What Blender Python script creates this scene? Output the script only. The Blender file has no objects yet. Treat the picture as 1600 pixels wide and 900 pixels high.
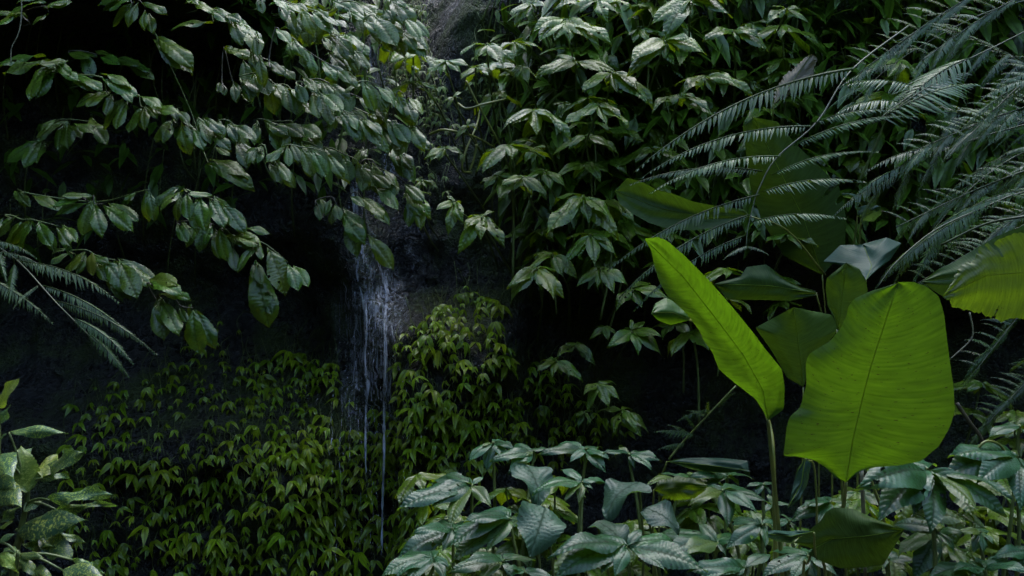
import bpy, math, random
import numpy as np
from mathutils import Vector, Matrix, noise
R = random.Random(7)
scene = bpy.context.scene
COL = scene.collection
# ---------------------------------------------------------------- camera, sky, sun, exposure
CAMZ = 1.5
FPX = 1555.56                      # focal length in pixels of the 1600-wide frame (35 mm lens)
cam_d = bpy.data.cameras.new('camera'); cam_d.lens = 35; cam_d.sensor_width = 36; cam_d.clip_end = 500
cam = bpy.data.objects.new('camera', cam_d); COL.objects.link(cam)
cam.location = (0, 0, CAMZ); cam.rotation_euler = (math.radians(90), 0, 0)
cam_d.dof.use_dof = True; cam_d.dof.focus_distance = 5.0; cam_d.dof.aperture_fstop = 12.0
scene.camera = cam
SUN_EL, SUN_AZ = math.radians(74), math.radians(25)
w = bpy.data.worlds.new('World'); scene.world = w; w.use_nodes = True
nt = w.node_tree; bg = nt.nodes['Background']
sky = nt.nodes.new('ShaderNodeTexSky'); sky.sky_type = 'NISHITA'; sky.sun_disc = False
sky.sun_elevation = SUN_EL; sky.sun_rotation = SUN_AZ; sky.ozone_density = 1.6
nt.links.new(sky.outputs[0], bg.inputs[0]); bg.inputs[1].default_value = 0.15
sd = bpy.data.lights.new('sun', 'SUN'); sd.energy = 0.5; sd.angle = math.radians(40); sd.color = (1.0, 0.99, 0.975)
so = bpy.data.objects.new('sun', sd); COL.objects.link(so); so.location = (0, 6, 20)
S = Vector((math.sin(SUN_AZ) * math.cos(SUN_EL), math.cos(SUN_AZ) * math.cos(SUN_EL), math.sin(SUN_EL)))
so.rotation_euler = (-S).to_track_quat('-Z', 'Y').to_euler()
vs = scene.view_settings; vs.view_transform = 'Standard'; vs.look = 'None'; vs.gamma = 1.0; vs.use_curve_mapping = False
vs.exposure = 2.35
cy = scene.cycles
cy.use_denoising = True; cy.max_bounces = 4; cy.diffuse_bounces = 2; cy.glossy_bounces = 2; cy.transmission_bounces = 3; cy.use_adaptive_sampling = True; cy.adaptive_threshold = 0.04
cy.transparent_max_bounces = 6; cy.caustics_reflective = False; cy.caustics_refractive = False

# ---------------------------------------------------------------- helpers
CROP = {1: (0, 0), 2: (400, 0), 3: (800, 0), 4: (1200, 0), 5: (0, 300), 6: (400, 300), 7: (800, 300), 8: (1200, 300),
        9: (0, 600), 10: (400, 600), 11: (800, 600), 12: (1200, 600)}
def at(px, py, Y): return Vector(((px - 800) / FPX * Y, Y, CAMZ + (450 - py) / FPX * Y))
def cf(c, x, y): o = CROP[c]; return (o[0] + x / 3.0, o[1] + y / 3.0)
def sst(a, b, x):
    t = min(1, max(0, (x - a) / (b - a))); return t * t * (3 - 2 * t)
def tag(o, label, cat, group=None, kind=None):
    if label: o['label'] = label
    if cat: o['category'] = cat
    if group: o['group'] = group
    if kind: o['kind'] = kind
    return o
def empty(name, loc):
    o = bpy.data.objects.new(name, None); o.empty_display_size = 0.05; o.location = loc; COL.objects.link(o); return o
def child(name, mesh, parent, M=None, mat=None):
    o = bpy.data.objects.new(name, mesh); COL.objects.link(o)
    if parent is not None:
        o.parent = parent
        loc = parent['_w'] if '_w' in parent.keys() else None
        T = Matrix.Translation(-parent.location)
        o.matrix_basis = T @ (M if M else Matrix())
    elif M: o.matrix_basis = M
    return o
def mesh_from(name, V, F, mat=None, uv=None, vein=None, smooth=True):
    me = bpy.data.meshes.new(name); me.from_pydata([tuple(v) for v in V], [], F); me.update()
    if smooth: me.polygons.foreach_set('use_smooth', [True] * len(me.polygons))
    if uv is not None:
        L = me.uv_layers.new(name='UVMap'); idx = np.zeros(len(me.loops), dtype=np.int32); me.loops.foreach_get('vertex_index', idx)
        L.data.foreach_set('uv', np.asarray(uv, dtype=np.float32)[idx].ravel())
    if vein is not None:
        A = me.attributes.new('vein', 'FLOAT', 'POINT'); A.data.foreach_set('value', np.asarray(vein, dtype=np.float32))
    if mat: me.materials.append(mat)
    return me
def frame(base, tip, nrm, wide=1.0, roll=0.0, hz=1.0):
    d = tip - base; L = d.length; d = d / L
    n = nrm - d * nrm.dot(d)
    if n.length < 1e-4: n = Vector((0, -1, 0.3)) - d * Vector((0, -1, 0.3)).dot(d)
    n.normalize()
    if roll: n = Matrix.Rotation(roll, 3, d) @ n
    x = d.cross(n)
    M = Matrix((( x.x * L * wide, d.x * L, n.x * L * hz, base.x), (x.y * L * wide, d.y * L, n.y * L * hz, base.y),
                (x.z * L * wide, d.z * L, n.z * L * hz, base.z), (0, 0, 0, 1)))
    return M
def crom(pts, per=6):
    P = [Vector(p) for p in pts]
    if len(P) < 3: per = max(per, 4)
    P = [P[0] * 2 - P[1]] + P + [P[-1] * 2 - P[-2]]
    out = []
    for i in range(1, len(P) - 2):
        a, b, c, d = P[i - 1:i + 3]
        for k in range(per):
            t = k / per
            out.append(0.5 * ((2 * b) + (c - a) * t + (2 * a - 5 * b + 4 * c - d) * t * t + (3 * b - a - 3 * c + d) * t ** 3))
    out.append(P[-2]); return out
def tube_geo(pts, r0, r1, sides=6, off=0, jitter=0.0):
    V, F = [], []; n = len(pts)
    for i, p in enumerate(pts):
        t = (pts[min(i + 1, n - 1)] - pts[max(i - 1, 0)])
        t = t.normalized() if t.length > 1e-9 else Vector((0, 0, 1))
        a = t.cross(Vector((0.31, 0.93, 0.2))).normalized(); b = t.cross(a)
        r = r0 + (r1 - r0) * i / max(1, n - 1)
        r *= 1 + jitter * R.uniform(-1, 1)
        for k in range(sides):
            an = 2 * math.pi * k / sides
            V.append(p + (a * math.cos(an) + b * math.sin(an)) * r)
    for i in range(n - 1):
        for k in range(sides):
            F.append((off + i * sides + k, off + i * sides + (k + 1) % sides, off + (i + 1) * sides + (k + 1) % sides, off + (i + 1) * sides + k))
    F.append(tuple(off + k for k in range(sides))[::-1]); F.append(tuple(off + (n - 1) * sides + k for k in range(sides)))
    return V, F
def tube(name, pts, r0, r1, mat, parent, sides=6, per=6, jitter=0.0):
    V, F = tube_geo(crom(pts, per), r0, r1, sides, 0, jitter)
    return child(name, mesh_from(name, V, F, mat), parent)

# ---------------------------------------------------------------- materials
def new_mat(name):
    m = bpy.data.materials.new(name); m.use_nodes = True; n = m.node_tree; n.nodes.clear(); return m, n
def N(n, t, **kw):
    x = n.nodes.new(t)
    for k, v in kw.items(): setattr(x, k, v)
    return x
def ramp(n, fac, a, b, ca, cb):
    r = N(n, 'ShaderNodeValToRGB'); e = r.color_ramp.elements
    e[0].position = a; e[1].position = b; e[0].color = (*ca, 1); e[1].color = (*cb, 1)
    n.links.new(fac, r.inputs[0]); return r.outputs[0]
def mixc(n, fac, a, b, typ='MIX'):
    m = N(n, 'ShaderNodeMix', data_type='RGBA', blend_type=typ)
    for s, v in ((0, fac), (6, a), (7, b)):
        if isinstance(v, (int, float)): m.inputs[s].default_value = v
        elif isinstance(v, tuple): m.inputs[s].default_value = (*v, 1)
        else: n.links.new(v, m.inputs[s])
    return m.outputs[2]
def math_(n, op, a, b=0.0, clamp=False):
    m = N(n, 'ShaderNodeMath', operation=op); m.use_clamp = clamp
    for i, v in enumerate((a, b)):
        if isinstance(v, (int, float)): m.inputs[i].default_value = v
        else: n.links.new(v, m.inputs[i])
    return m.outputs[0]
def leaf_mat(name, base, light, trans, tfac=0.3, rough=0.36, veinc=0.5, spots=0.5, varieg=None, spotcol=(0.03, 0.022, 0.008), fine=0.15, uscale=(1, 2.2, 1), grv=0.25, vt=(0.7, 0.72, 0.6), vte=.3, spec=.5, yel=.5):
    m, n = new_mat(name); lk = n.links.new
    out = N(n, 'ShaderNodeOutputMaterial'); tc = N(n, 'ShaderNodeTexCoord'); oi = N(n, 'ShaderNodeObjectInfo')
    mp = N(n, 'ShaderNodeMapping'); lk(tc.outputs['UV'], mp.inputs[0]); mp.inputs['Scale'].default_value = uscale
    rv = N(n, 'ShaderNodeVectorMath', operation='ADD'); lk(mp.outputs[0], rv.inputs[0])
    cb = N(n, 'ShaderNodeCombineXYZ'); lk(math_(n, 'MULTIPLY', oi.outputs['Random'], 37.0), cb.inputs[2]); lk(cb.outputs[0], rv.inputs[1])
    no = N(n, 'ShaderNodeTexNoise'); no.inputs['Scale'].default_value = 2.3; no.inputs['Detail'].default_value = 2; lk(rv.outputs[0], no.inputs['Vector'])
    c = ramp(n, no.outputs[0], 0.3, 0.72, base, light)
    va = N(n, 'ShaderNodeAttribute', attribute_name='vein')
    vl = ramp(n, va.outputs['Fac'], 0.1, 0.55, (veinc, veinc, veinc), (1, 1, 1))
    c = mixc(n, 1.0, c, vl, 'MULTIPLY')
    if varieg:
        vn = N(n, 'ShaderNodeTexNoise'); vn.inputs['Scale'].default_value = 7; vn.inputs['Detail'].default_value = 3; vn.inputs['Distortion'].default_value = 0.6
        vm = N(n, 'ShaderNodeMapping'); vm.inputs['Scale'].default_value = (1.6, 2.4, 1); vm.inputs['Rotation'].default_value = (0, 0, 0.5)
        lk(rv.outputs[0], vm.inputs[0]); lk(vm.outputs[0], vn.inputs['Vector'])
        k = ramp(n, vn.outputs[0], 0.53, 0.58, (0, 0, 0), (1, 1, 1)); c = mixc(n, k, c, varieg)
    rr = N(n, 'ShaderNodeHueSaturation'); lk(c, rr.inputs['Color'])
    lk(math_(n, 'ADD', math_(n, 'MULTIPLY', oi.outputs['Random'], 0.035), 0.482), rr.inputs['Hue'])
    r2 = math_(n, 'FRACT', math_(n, 'MULTIPLY', oi.outputs['Random'], 13.7))
    lk(math_(n, 'ADD', math_(n, 'MULTIPLY', r2, 0.6), 0.7), rr.inputs['Value'])
    c = rr.outputs[0]
    r3 = math_(n, 'FRACT', math_(n, 'MULTIPLY', oi.outputs['Random'], 71.3))
    c = mixc(n, ramp(n, r3, 0.80, 1.0, (0,) * 3, (yel,) * 3), c, (0.13, 0.17, 0.012))
    if spots:
        sp = N(n, 'ShaderNodeTexNoise'); sp.inputs['Scale'].default_value = 11; sp.inputs['Detail'].default_value = 1; lk(rv.outputs[0], sp.inputs['Vector'])
        k = ramp(n, sp.outputs[0], 0.72 - 0.03 * spots, 0.75, (0, 0, 0), (1, 1, 1)); c = mixc(n, k, c, spotcol)
    p = N(n, 'ShaderNodeBsdfPrincipled'); lk(c, p.inputs['Base Color'])
    fn = N(n, 'ShaderNodeTexNoise'); fn.inputs['Scale'].default_value = 26; fn.inputs['Detail'].default_value = 1; lk(rv.outputs[0], fn.inputs['Vector'])
    vr = ramp(n, va.outputs['Fac'], 0.1, 0.6, (grv,) * 3, (0,) * 3); lk(math_(n, 'ADD', vr, math_(n, 'ADD', math_(n, 'MULTIPLY', fn.outputs[0], 0.22), rough - 0.11)), p.inputs['Roughness'])
    lk(ramp(n, va.outputs['Fac'], 0.1, 0.6, (spec * .5,) * 3, (spec,) * 3), p.inputs['Specular IOR Level'])
    bp = N(n, 'ShaderNodeBump'); bp.inputs['Strength'].default_value = fine; bp.inputs['Distance'].default_value = 0.004; lk(fn.outputs[0], bp.inputs['Height'])
    lk(bp.outputs[0], p.inputs['Normal'])
    t = N(n, 'ShaderNodeBsdfTranslucent')
    tcx = mixc(n, 1.0, ramp(n, no.outputs[0], 0.25, 0.75, tuple(x * 0.7 for x in trans), tuple(min(1, x * 1.25) for x in trans)), ramp(n, va.outputs['Fac'], 0.0, vte, vt, (1, 1, 1)), 'MULTIPLY')
    if spots: tcx = mixc(n, k, tcx, spotcol)
    lk(tcx, t.inputs[0])
    mx = N(n, 'ShaderNodeMixShader'); mx.inputs[0].default_value = tfac; lk(p.outputs[0], mx.inputs[1]); lk(t.outputs[0], mx.inputs[2]); lk(mx.outputs[0], out.inputs[0])
    return m
M_SHRUB = leaf_mat('shrub_leaf', (0.030, 0.074, 0.005), (0.062, 0.128, 0.009), (0.24, 0.36, 0.006), 0.28, 0.31)
M_SHRUB_OLD = leaf_mat('old_leaf', (0.035, 0.04, 0.008), (0.06, 0.055, 0.01), (0.15, 0.14, 0.01), 0.3, 0.45, spots=1.5, spec=.15)
M_WHORL = leaf_mat('whorl_leaf', (0.042, 0.092, 0.005), (0.08, 0.155, 0.009), (0.28, 0.42, 0.006), 0.28, 0.31)
M_FORE = leaf_mat('ribbed_leaf', (0.018, 0.066, 0.022), (0.036, 0.105, 0.040), (0.18, 0.34, 0.01), 0.28, 0.32, spots=0.8, spec=.42)
M_ROUND = leaf_mat('round_leaf', (0.025, 0.062, 0.03), (0.035, 0.08, 0.04), (0.12, 0.24, 0.03), 0.22, 0.46, spots=0.3, yel=0, spec=.4)
M_CREEP = leaf_mat('creeper_leaf', (0.15, 0.26, 0.008), (0.25, 0.38, 0.012), (0.32, 0.48, 0.015), 0.25, 0.27, spots=0)
M_MOSSY = leaf_mat('pale_creeper_leaf', (0.09, 0.15, 0.03), (0.16, 0.23, 0.05), (0.3, 0.4, 0.05), 0.25, 0.4, spots=0)
M_FERN = leaf_mat('fern_leaf', (0.036, 0.085, 0.012), (0.06, 0.12, 0.02), (0.2, 0.32, 0.02), 0.22, 0.24, spots=0, yel=0, spec=.6)
M_PADDLE = leaf_mat('paddle_leaf', (0.05, 0.11, 0.012), (0.065, 0.14, 0.016), (0.118, 0.25, 0.004), 0.45, 0.45, 0.85, 0.7, fine=0.05, uscale=(3, 1.2, 1), grv=0.05, vt=(0.68, 0.71, 0.62), vte=.9, yel=0)
M_PADDLE_SHADE = leaf_mat('shade_paddle_leaf', (0.035, 0.075, 0.012), (0.05, 0.1, 0.02), (0.06, 0.12, 0.006), 0.33, 0.45, 0.85, 0.5, fine=0.05, uscale=(3, 1.2, 1), grv=0.05, vt=(0.68, 0.71, 0.62), vte=.9, yel=0, spec=.18)  # darker copy of the paddle leaf: shade on the back leaves put into colour
M_PADDLE_G = leaf_mat('grey_paddle_leaf', (0.025, 0.06, 0.04), (0.035, 0.075, 0.05), (0.15, 0.3, 0.05), 0.25, 0.42, 0.85, 0.5, fine=0.05, uscale=(3, 1.2, 1), grv=0.05, vt=(0.68, 0.71, 0.62), vte=.9, yel=0, spec=.14)
M_PADDLE_Y = leaf_mat('yellowing_leaf', (0.05, 0.085, 0.008), (0.085, 0.115, 0.012), (0.19, 0.32, 0.006), 0.45, 0.45, 0.85, 0.7, fine=0.1, uscale=(3, 1.2, 1), grv=0.05, vt=(0.68, 0.71, 0.62), vte=.9)
M_DEAD = leaf_mat('withered_leaf', (0.07, 0.09, 0.045), (0.2, 0.16, 0.09), (0.2, 0.2, 0.06), 0.25, 0.6, 1.2, 2.0, fine=0.2, uscale=(3, 1.2, 1))
M_VAR = leaf_mat('speckled_leaf', (0.022, 0.062, 0.03), (0.035, 0.085, 0.04), (0.15, 0.3, 0.03), 0.22, 0.35, 1.3, 0, varieg=(0.30, 0.37, 0.07), yel=0)
M_VARY = leaf_mat('young_speckled_leaf', (0.07, 0.13, 0.02), (0.12, 0.19, 0.03), (0.3, 0.45, 0.03), 0.35, 0.35, 1.3, 0, varieg=(0.38, 0.44, 0.09))
def stem_mat(name, a, b, rough=0.5, sc=30):
    m, n = new_mat(name); lk = n.links.new
    out = N(n, 'ShaderNodeOutputMaterial'); p = N(n, 'ShaderNodeBsdfPrincipled'); tc = N(n, 'ShaderNodeTexCoord')
    no = N(n, 'ShaderNodeTexNoise'); no.inputs['Scale'].default_value = sc; no.inputs['Detail'].default_value = 4; lk(tc.outputs['Object'], no.inputs['Vector'])
    lk(ramp(n, no.outputs[0], 0.35, 0.65, a, b), p.inputs['Base Color']); p.inputs['Roughness'].default_value = rough
    lk(p.outputs[0], out.inputs[0]); return m
M_STEM = stem_mat('green_stem', (0.06, 0.09, 0.02), (0.12, 0.16, 0.035))
M_TWIG = stem_mat('brown_twig', (0.03, 0.028, 0.015), (0.08, 0.07, 0.035))
M_RACHIS = stem_mat('fern_rachis', (0.02, 0.035, 0.01), (0.05, 0.07, 0.02))
M_PETIOLE = stem_mat('petiole', (0.09, 0.12, 0.02), (0.16, 0.17, 0.03), 0.4)
M_ROOT = stem_mat('pale_root', (0.10, 0.10, 0.06), (0.2, 0.2, 0.11))

def rock_mat(name, moss=0.5, wet=0.5):
    m, n = new_mat(name); lk = n.links.new
    out = N(n, 'ShaderNodeOutputMaterial'); p = N(n, 'ShaderNodeBsdfPrincipled'); tc = N(n, 'ShaderNodeTexCoord'); ge = N(n, 'ShaderNodeNewGeometry')
    pos = ge.outputs['Position']
    def noi(s, d=6, dist=0.0, stretch=None):
        x = N(n, 'ShaderNodeTexNoise'); x.inputs['Scale'].default_value = s; x.inputs['Detail'].default_value = d; x.inputs['Distortion'].default_value = dist
        if stretch:
            mp = N(n, 'ShaderNodeMapping'); mp.inputs['Scale'].default_value = stretch; lk(pos, mp.inputs[0]); lk(mp.outputs[0], x.inputs['Vector'])
        else: lk(pos, x.inputs['Vector'])
        return x.outputs[0]
    n1 = noi(5, 3); n2 = noi(24, 5); n3 = noi(2.2, 3); streak = noi(9, 4, 0.2, (1, 1, 0.12)); grit = noi(70, 2)
    c = ramp(n, n1, 0.35, 0.7, (0.010, 0.010, 0.009), (0.036, 0.037, 0.032))
    c = mixc(n, ramp(n, n2, 0.45, 0.7, (0, 0, 0), (0.6, 0.6, 0.6)), c, (0.066, 0.068, 0.06))
    c = mixc(n, ramp(n, streak, 0.5, 0.72, (0, 0, 0), (0.75, 0.75, 0.75)), c, (0.014, 0.014, 0.012))
    mk = ramp(n, math_(n, 'ADD', math_(n, 'MULTIPLY', n3, 0.75), math_(n, 'MULTIPLY', n2, 0.3)), 0.62 - 0.2 * moss, 0.72 - 0.15 * moss, (0, 0, 0), (1, 1, 1))
    mossc = ramp(n, grit, 0.35, 0.65, (0.022, 0.035, 0.008), (0.06, 0.085, 0.018))
    c = mixc(n, mk, c, mossc)
    lk(c, p.inputs['Base Color'])
    ro = ramp(n, noi(12, 3), 0.35, 0.65, (0.08,) * 3, (0.42,) * 3)
    ro2 = mixc(n, mk, ro, (0.9, 0.9, 0.9))
    bw = N(n, 'ShaderNodeRGBToBW'); lk(ro2, bw.inputs[0]); lk(bw.outputs[0], p.inputs['Roughness'])
    b1 = N(n, 'ShaderNodeBump'); b1.inputs['Strength'].default_value = 1.0; b1.inputs['Distance'].default_value = 0.05
    vo = N(n, 'ShaderNodeTexVoronoi', feature='DISTANCE_TO_EDGE'); vo.inputs['Scale'].default_value = 11; lk(pos, vo.inputs['Vector'])
    ck = ramp(n, vo.outputs[0], 0.0, 0.12, (0,) * 3, (.16,) * 3)
    hgt = math_(n, 'ADD', math_(n, 'ADD', n2, ck), math_(n, 'MULTIPLY', grit, 0.6)); lk(hgt, b1.inputs['Height']); lk(b1.outputs[0], p.inputs['Normal'])
    lk(p.outputs[0], out.inputs[0]); return m
M_ROCK = rock_mat('wet_mossy_rock', 0.62)
M_BLOCKER = rock_mat('mossy_blocker_rock', 0.75)
def soil_mat():
    m, n = new_mat('forest_soil'); lk = n.links.new
    out = N(n, 'ShaderNodeOutputMaterial'); p = N(n, 'ShaderNodeBsdfPrincipled'); ge = N(n, 'ShaderNodeNewGeometry')
    a = N(n, 'ShaderNodeTexNoise'); a.inputs['Scale'].default_value = 14; a.inputs['Detail'].default_value = 8; lk(ge.outputs['Position'], a.inputs['Vector'])
    lk(ramp(n, a.outputs[0], 0.35, 0.65, (0.012, 0.01, 0.006), (0.04, 0.036, 0.018)), p.inputs['Base Color']); p.inputs['Roughness'].default_value = 0.8
    b = N(n, 'ShaderNodeBump'); b.inputs['Distance'].default_value = 0.04; lk(a.outputs[0], b.inputs['Height']); lk(b.outputs[0], p.inputs['Normal'])
    lk(p.outputs[0], out.inputs[0]); return m
M_SOIL = soil_mat()
def water_mat(name, lo, hi, stretch, maxa):
    m, n = new_mat(name); lk = n.links.new
    out = N(n, 'ShaderNodeOutputMaterial'); ge = N(n, 'ShaderNodeNewGeometry')
    mp = N(n, 'ShaderNodeMapping'); mp.inputs['Scale'].default_value = stretch; lk(ge.outputs['Position'], mp.inputs[0])
    a = N(n, 'ShaderNodeTexNoise'); a.inputs['Scale'].default_value = 30; a.inputs['Detail'].default_value = 6; a.inputs['Distortion'].default_value = 0.4; lk(mp.outputs[0], a.inputs['Vector'])
    at_ = N(n, 'ShaderNodeAttribute', attribute_name='vein')
    f = math_(n, 'MULTIPLY', ramp(n, a.outputs[0], lo, hi, (0,) * 3, (maxa,) * 3), at_.outputs['Fac'])
    p = N(n, 'ShaderNodeBsdfPrincipled'); p.inputs['Base Color'].default_value = (0.78, 0.83, 0.9, 1); p.inputs['Roughness'].default_value = 0.2
    t = N(n, 'ShaderNodeBsdfTransparent'); gl = N(n, 'ShaderNodeBsdfTranslucent'); gl.inputs[0].default_value = (0.78, 0.83, 0.9, 1)
    m1 = N(n, 'ShaderNodeMixShader'); m1.inputs[0].default_value = 0.45; lk(p.outputs[0], m1.inputs[1]); lk(gl.outputs[0], m1.inputs[2])
    mx = N(n, 'ShaderNodeMixShader'); lk(f, mx.inputs[0]); lk(t.outputs[0], mx.inputs[1]); lk(m1.outputs[0], mx.inputs[2]); lk(mx.outputs[0], out.inputs[0])
    return m
M_FOAM = water_mat('foaming_water', 0.42, 0.64, (1.2, 1.2, 0.16), 0.36)
M_STRAND = water_mat('falling_water', 0.34, 0.6, (1, 1, 0.2), 0.78)

# ---------------------------------------------------------------- the cliff, ground and added gorge
def cliff_y(x, z):
    u = 800 + x * 239.0; v = 450 - (z - 1.5) * 239.0          # as seen at about 6.5 m
    y = 6.75
    left = 1 - sst(430, 590, u); right = sst(760, 900, u)
    y += 0.55 * (1 - sst(330, 520, u)) * (1 - sst(330, 600, v)); y -= 0.1 * left * (1 - sst(330, 470, v))                  # bank that carries the shrubs
    y += 0.6 * left * sst(340, 480, v) * (1 - sst(540, 680, v))   # dark hollow under it
    y -= 0.35 * left * sst(600, 720, v)
    y -= 0.45 * sst(600, 650, u) * (1 - sst(790, 850, u)) * sst(440, 530, v)   # mound with creeper
    y -= 0.55 * math.exp(-((u - 715) / 60) ** 2 - ((v - 10) / 75) ** 2)        # boulder at the lip
    y -= 0.7 * right * (1 - sst(380, 520, v))
    y += 0.25 * right * sst(960, 1050, u) * sst(430, 540, v)
    y += 0.35 * math.exp(-((u - 625) / 45) ** 2) * (1 - sst(420, 520, v))      # gully
    y += 0.25 * sst(540, 600, u) * (1 - sst(700, 760, u)) * (1 - sst(60, 330, v))
    y -= 2.3 * (1 - sst(330, 540, u)) * sst(3.25, 3.6, z) * (1 - sst(4.6, 6.5, z))            # unseen overhanging lip, added to shade the wall behind the shrubs
    y -= 0.6 * sst(1050, 1250, u) * sst(3.3, 4.0, z) * (1 - sst(4.6, 6.5, z))  # unseen lip added on the right to darken the bank below it
    nt_ = math.exp(-((u - 665) / 95) ** 2)                    # stream notch, shaped to open skyward and let light into the gully
    y += max(0, z - 2.9) * 1.1 * nt_
    if z > 4.2: y += (z - 4.2) * 0.6
    y -= 0.10 * abs(noise.fractal(Vector((x * 1.7, z * 2.4, 5.5)), 0.8, 2.1, 4))
    p = Vector((x * 0.9, z * 0.9, 3.1))
    y += 0.35 * noise.fractal(p, 0.9, 2.1, 3) * 0.5
    q = Vector((x * 3.1, z * 2.6, 8.2)); y += 0.10 * noise.fractal(q, 0.8, 2.2, 5)
    y += 0.05 * (noise.cell(Vector((x * 6, z * 4.5, 1))) - 0.5) * (0.5 + 0.5 * noise.noise(q))
    return y
def sheet(name, xs, zs, f, mat):
    V = [f(x, z) for z in zs for x in xs]; nx = len(xs)
    F = [(j * nx + i, j * nx + i + 1, (j + 1) * nx + i + 1, (j + 1) * nx + i) for j in range(len(zs) - 1) for i in range(nx - 1)]
    return mesh_from(name, V, F, mat)
xs = list(np.concatenate([np.arange(-11, -4.2, 0.25), np.arange(-4.2, 4.6, 0.03), np.arange(4.6, 11.3, 0.25)]))
zs = list(np.concatenate([np.arange(-1.2, 4.2, 0.03), np.arange(4.2, 7.0, 0.2)]))
tag(child('cliff', sheet('cliff', xs, zs, lambda x, z: (x, cliff_y(x, z), z), M_ROCK), None), 'wet black mossy rock cliff behind the waterfall', 'cliff', kind='structure')
def ground_z(x, y):
    return 0.08 - 0.75 * sst(4.2, 5.7, y) + 0.07 * noise.noise(Vector((x, y, 0.3))) - 0.15 * sst(0.4, -1.2, x) * sst(3, 4, y)
gx = list(np.arange(-60, -6, 3.0)) + list(np.arange(-6, 6, 0.15)) + list(np.arange(6, 61, 3.0))
gy = list(np.arange(-40, -2, 2.0)) + list(np.arange(-2, 9, 0.15)) + list(np.arange(9, 80, 4.0))
tag(child('ground', sheet('ground', gx, gy, lambda x, y: (x, y, ground_z(x, y)), M_SOIL), None), 'dark forest soil under the plants', 'ground', kind='structure')
def blocker(name, a, b, h, label):  # unseen walls added around the view to block skylight
    a = Vector(a); b = Vector(b); L = (b - a).length; d = (b - a) / L; nn = Vector((-d.y, d.x, 0))
    us = list(np.arange(0, L + 0.01, 0.3)); vz = list(np.arange(-1.2, h, 0.3))
    def f(u, z):
        p = a + d * u; o = 0.9 * noise.fractal(Vector((p.x * .5, p.y * .5, z * .5)), 0.9, 2.1, 4) + 0.25 * max(0, z - 2)* 0.4
        return (p.x + nn.x * -o, p.y + nn.y * -o, z)
    tag(child(name, sheet(name, us, vz, f, M_BLOCKER), None), label, 'rock wall', kind='structure')
blocker('blocker_wall', (-4.4, -5, 0), (-4.4, 8, 0), 7.5, 'added unseen gorge wall beyond the left edge')
blocker('blocker_wall', (8.0, 8, 0), (8.0, -5, 0), 7.0, 'added unseen gorge wall beyond the right edge')
blocker('blocker_wall', (8.5, -5.5, 0), (-8.5, -5.5, 0), 6.5, 'added unseen gorge wall behind the viewer')

# ---------------------------------------------------------------- leaf meshes
def prof_fn(P):
    X = np.linspace(0, 1, 201); Yv = np.interp(X, [p[0] for p in P], [p[1] for p in P]); k = np.hanning(15); k /= k.sum()
    Ys = np.convolve(np.pad(Yv, 7, mode='edge'), k, 'valid'); Ys[0] = .02; Ys[-1] = .01
    return lambda t: float(np.interp(t, X, Ys))
w_obov = prof_fn([(0,.02),(.08,.2),(.2,.48),(.4,.84),(.58,1),(.72,.94),(.83,.72),(.91,.38),(.96,.13),(1,.01)])
w_ovat = prof_fn([(0,.02),(.06,.3),(.15,.62),(.3,.93),(.42,1),(.58,.92),(.72,.7),(.84,.4),(.93,.14),(1,.01)])
w_lanc = prof_fn([(0,.02),(.1,.45),(.22,.8),(.38,1),(.55,.93),(.72,.66),(.86,.32),(.95,.1),(1,.01)])
def leaf_mesh(name, mat, wf, asp, n=80, m=5, ribs=11, amp=0.010, arch=0.10, droop=0.10, fold=0.12, curl=0.35, bend=0.0, slope=0.9, wave=0.0, holes=0, seed=0):
    rr = random.Random(seed); V, UV, VE, F = [], [], [], []
    for i in range(n + 1):
        t = i / n; hw = max(0.002, wf(t)) * asp * 0.5
        for j in range(-m, m + 1):
            s = j / m; ax = abs(s) * hw
            ph = ribs * (t - slope * ax * (1 + 1.2 * ax)) + 0.25 * (s > 0)
            rib = abs(math.sin(math.pi * ph)) ** 0.7
            env = min(1, abs(s) * 3.5) * (1 - 0.6 * abs(s) ** 4)
            x = s * hw * (1 + 0.03 * math.sin(ph * 6.28) * abs(s) ** 3) + bend * (t * t - t * 0.6)
            z = arch * 4 * t * (1 - t) - droop * max(0, t - 0.55) ** 2 * 3 + fold * ax * (1 - 0.5 * t) - curl * ax * ax / max(asp * .5, .05) + amp * rib * env
            z += wave * math.sin(t * 9 + seed + (2 if s > 0 else 0)) * s * s
            z += 0.02 * noise.noise(Vector((x * 4, t * 3, seed * 7.7)))
            V.append((x, t, z)); UV.append((s * .5 + .5, t)); VE.append(min(rib, min(1, abs(s) * hw / 0.012)))
    w2 = 2 * m + 1; kill = []
    for h in range(holes): kill.append((rr.uniform(.2, .9), rr.choice((-1, 1)) * rr.uniform(.25, .95), rr.uniform(.02, .05)))
    for i in range(n):
        for j in range(2 * m):
            t = (i + .5) / n; s = (j + .5 - m) / m
            if any(((t - a) / 1.0) ** 2 + ((s - b) * asp * .5) ** 2 < c * c for a, b, c in kill): continue
            F.append((i * w2 + j, i * w2 + j + 1, (i + 1) * w2 + j + 1, (i + 1) * w2 + j))
    return mesh_from(name, V, F, mat, UV, VE)
def variants(name, mat, wf, asp, k=6, hol=(0, 0, 1, 0, 3, 0, 0, 2), **kw):
    out = []
    for i in range(k):
        r = random.Random(hash(name) % 1 + i * 31 + len(name))
        kk = dict(kw); kk['arch'] = kw.get('arch', .1) * r.uniform(.6, 1.4); kk['bend'] = r.uniform(-.12, .12); kk['wave'] = kw.get('wave', 0.02) * r.uniform(.5, 1.5)
        kk['curl'] = kw.get('curl', .35) * r.uniform(.5, 1.4)
        out.append(leaf_mesh(name, mat, wf, asp * r.uniform(.9, 1.1), holes=hol[i % len(hol)], seed=i + len(name), **kk))
    return out
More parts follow.
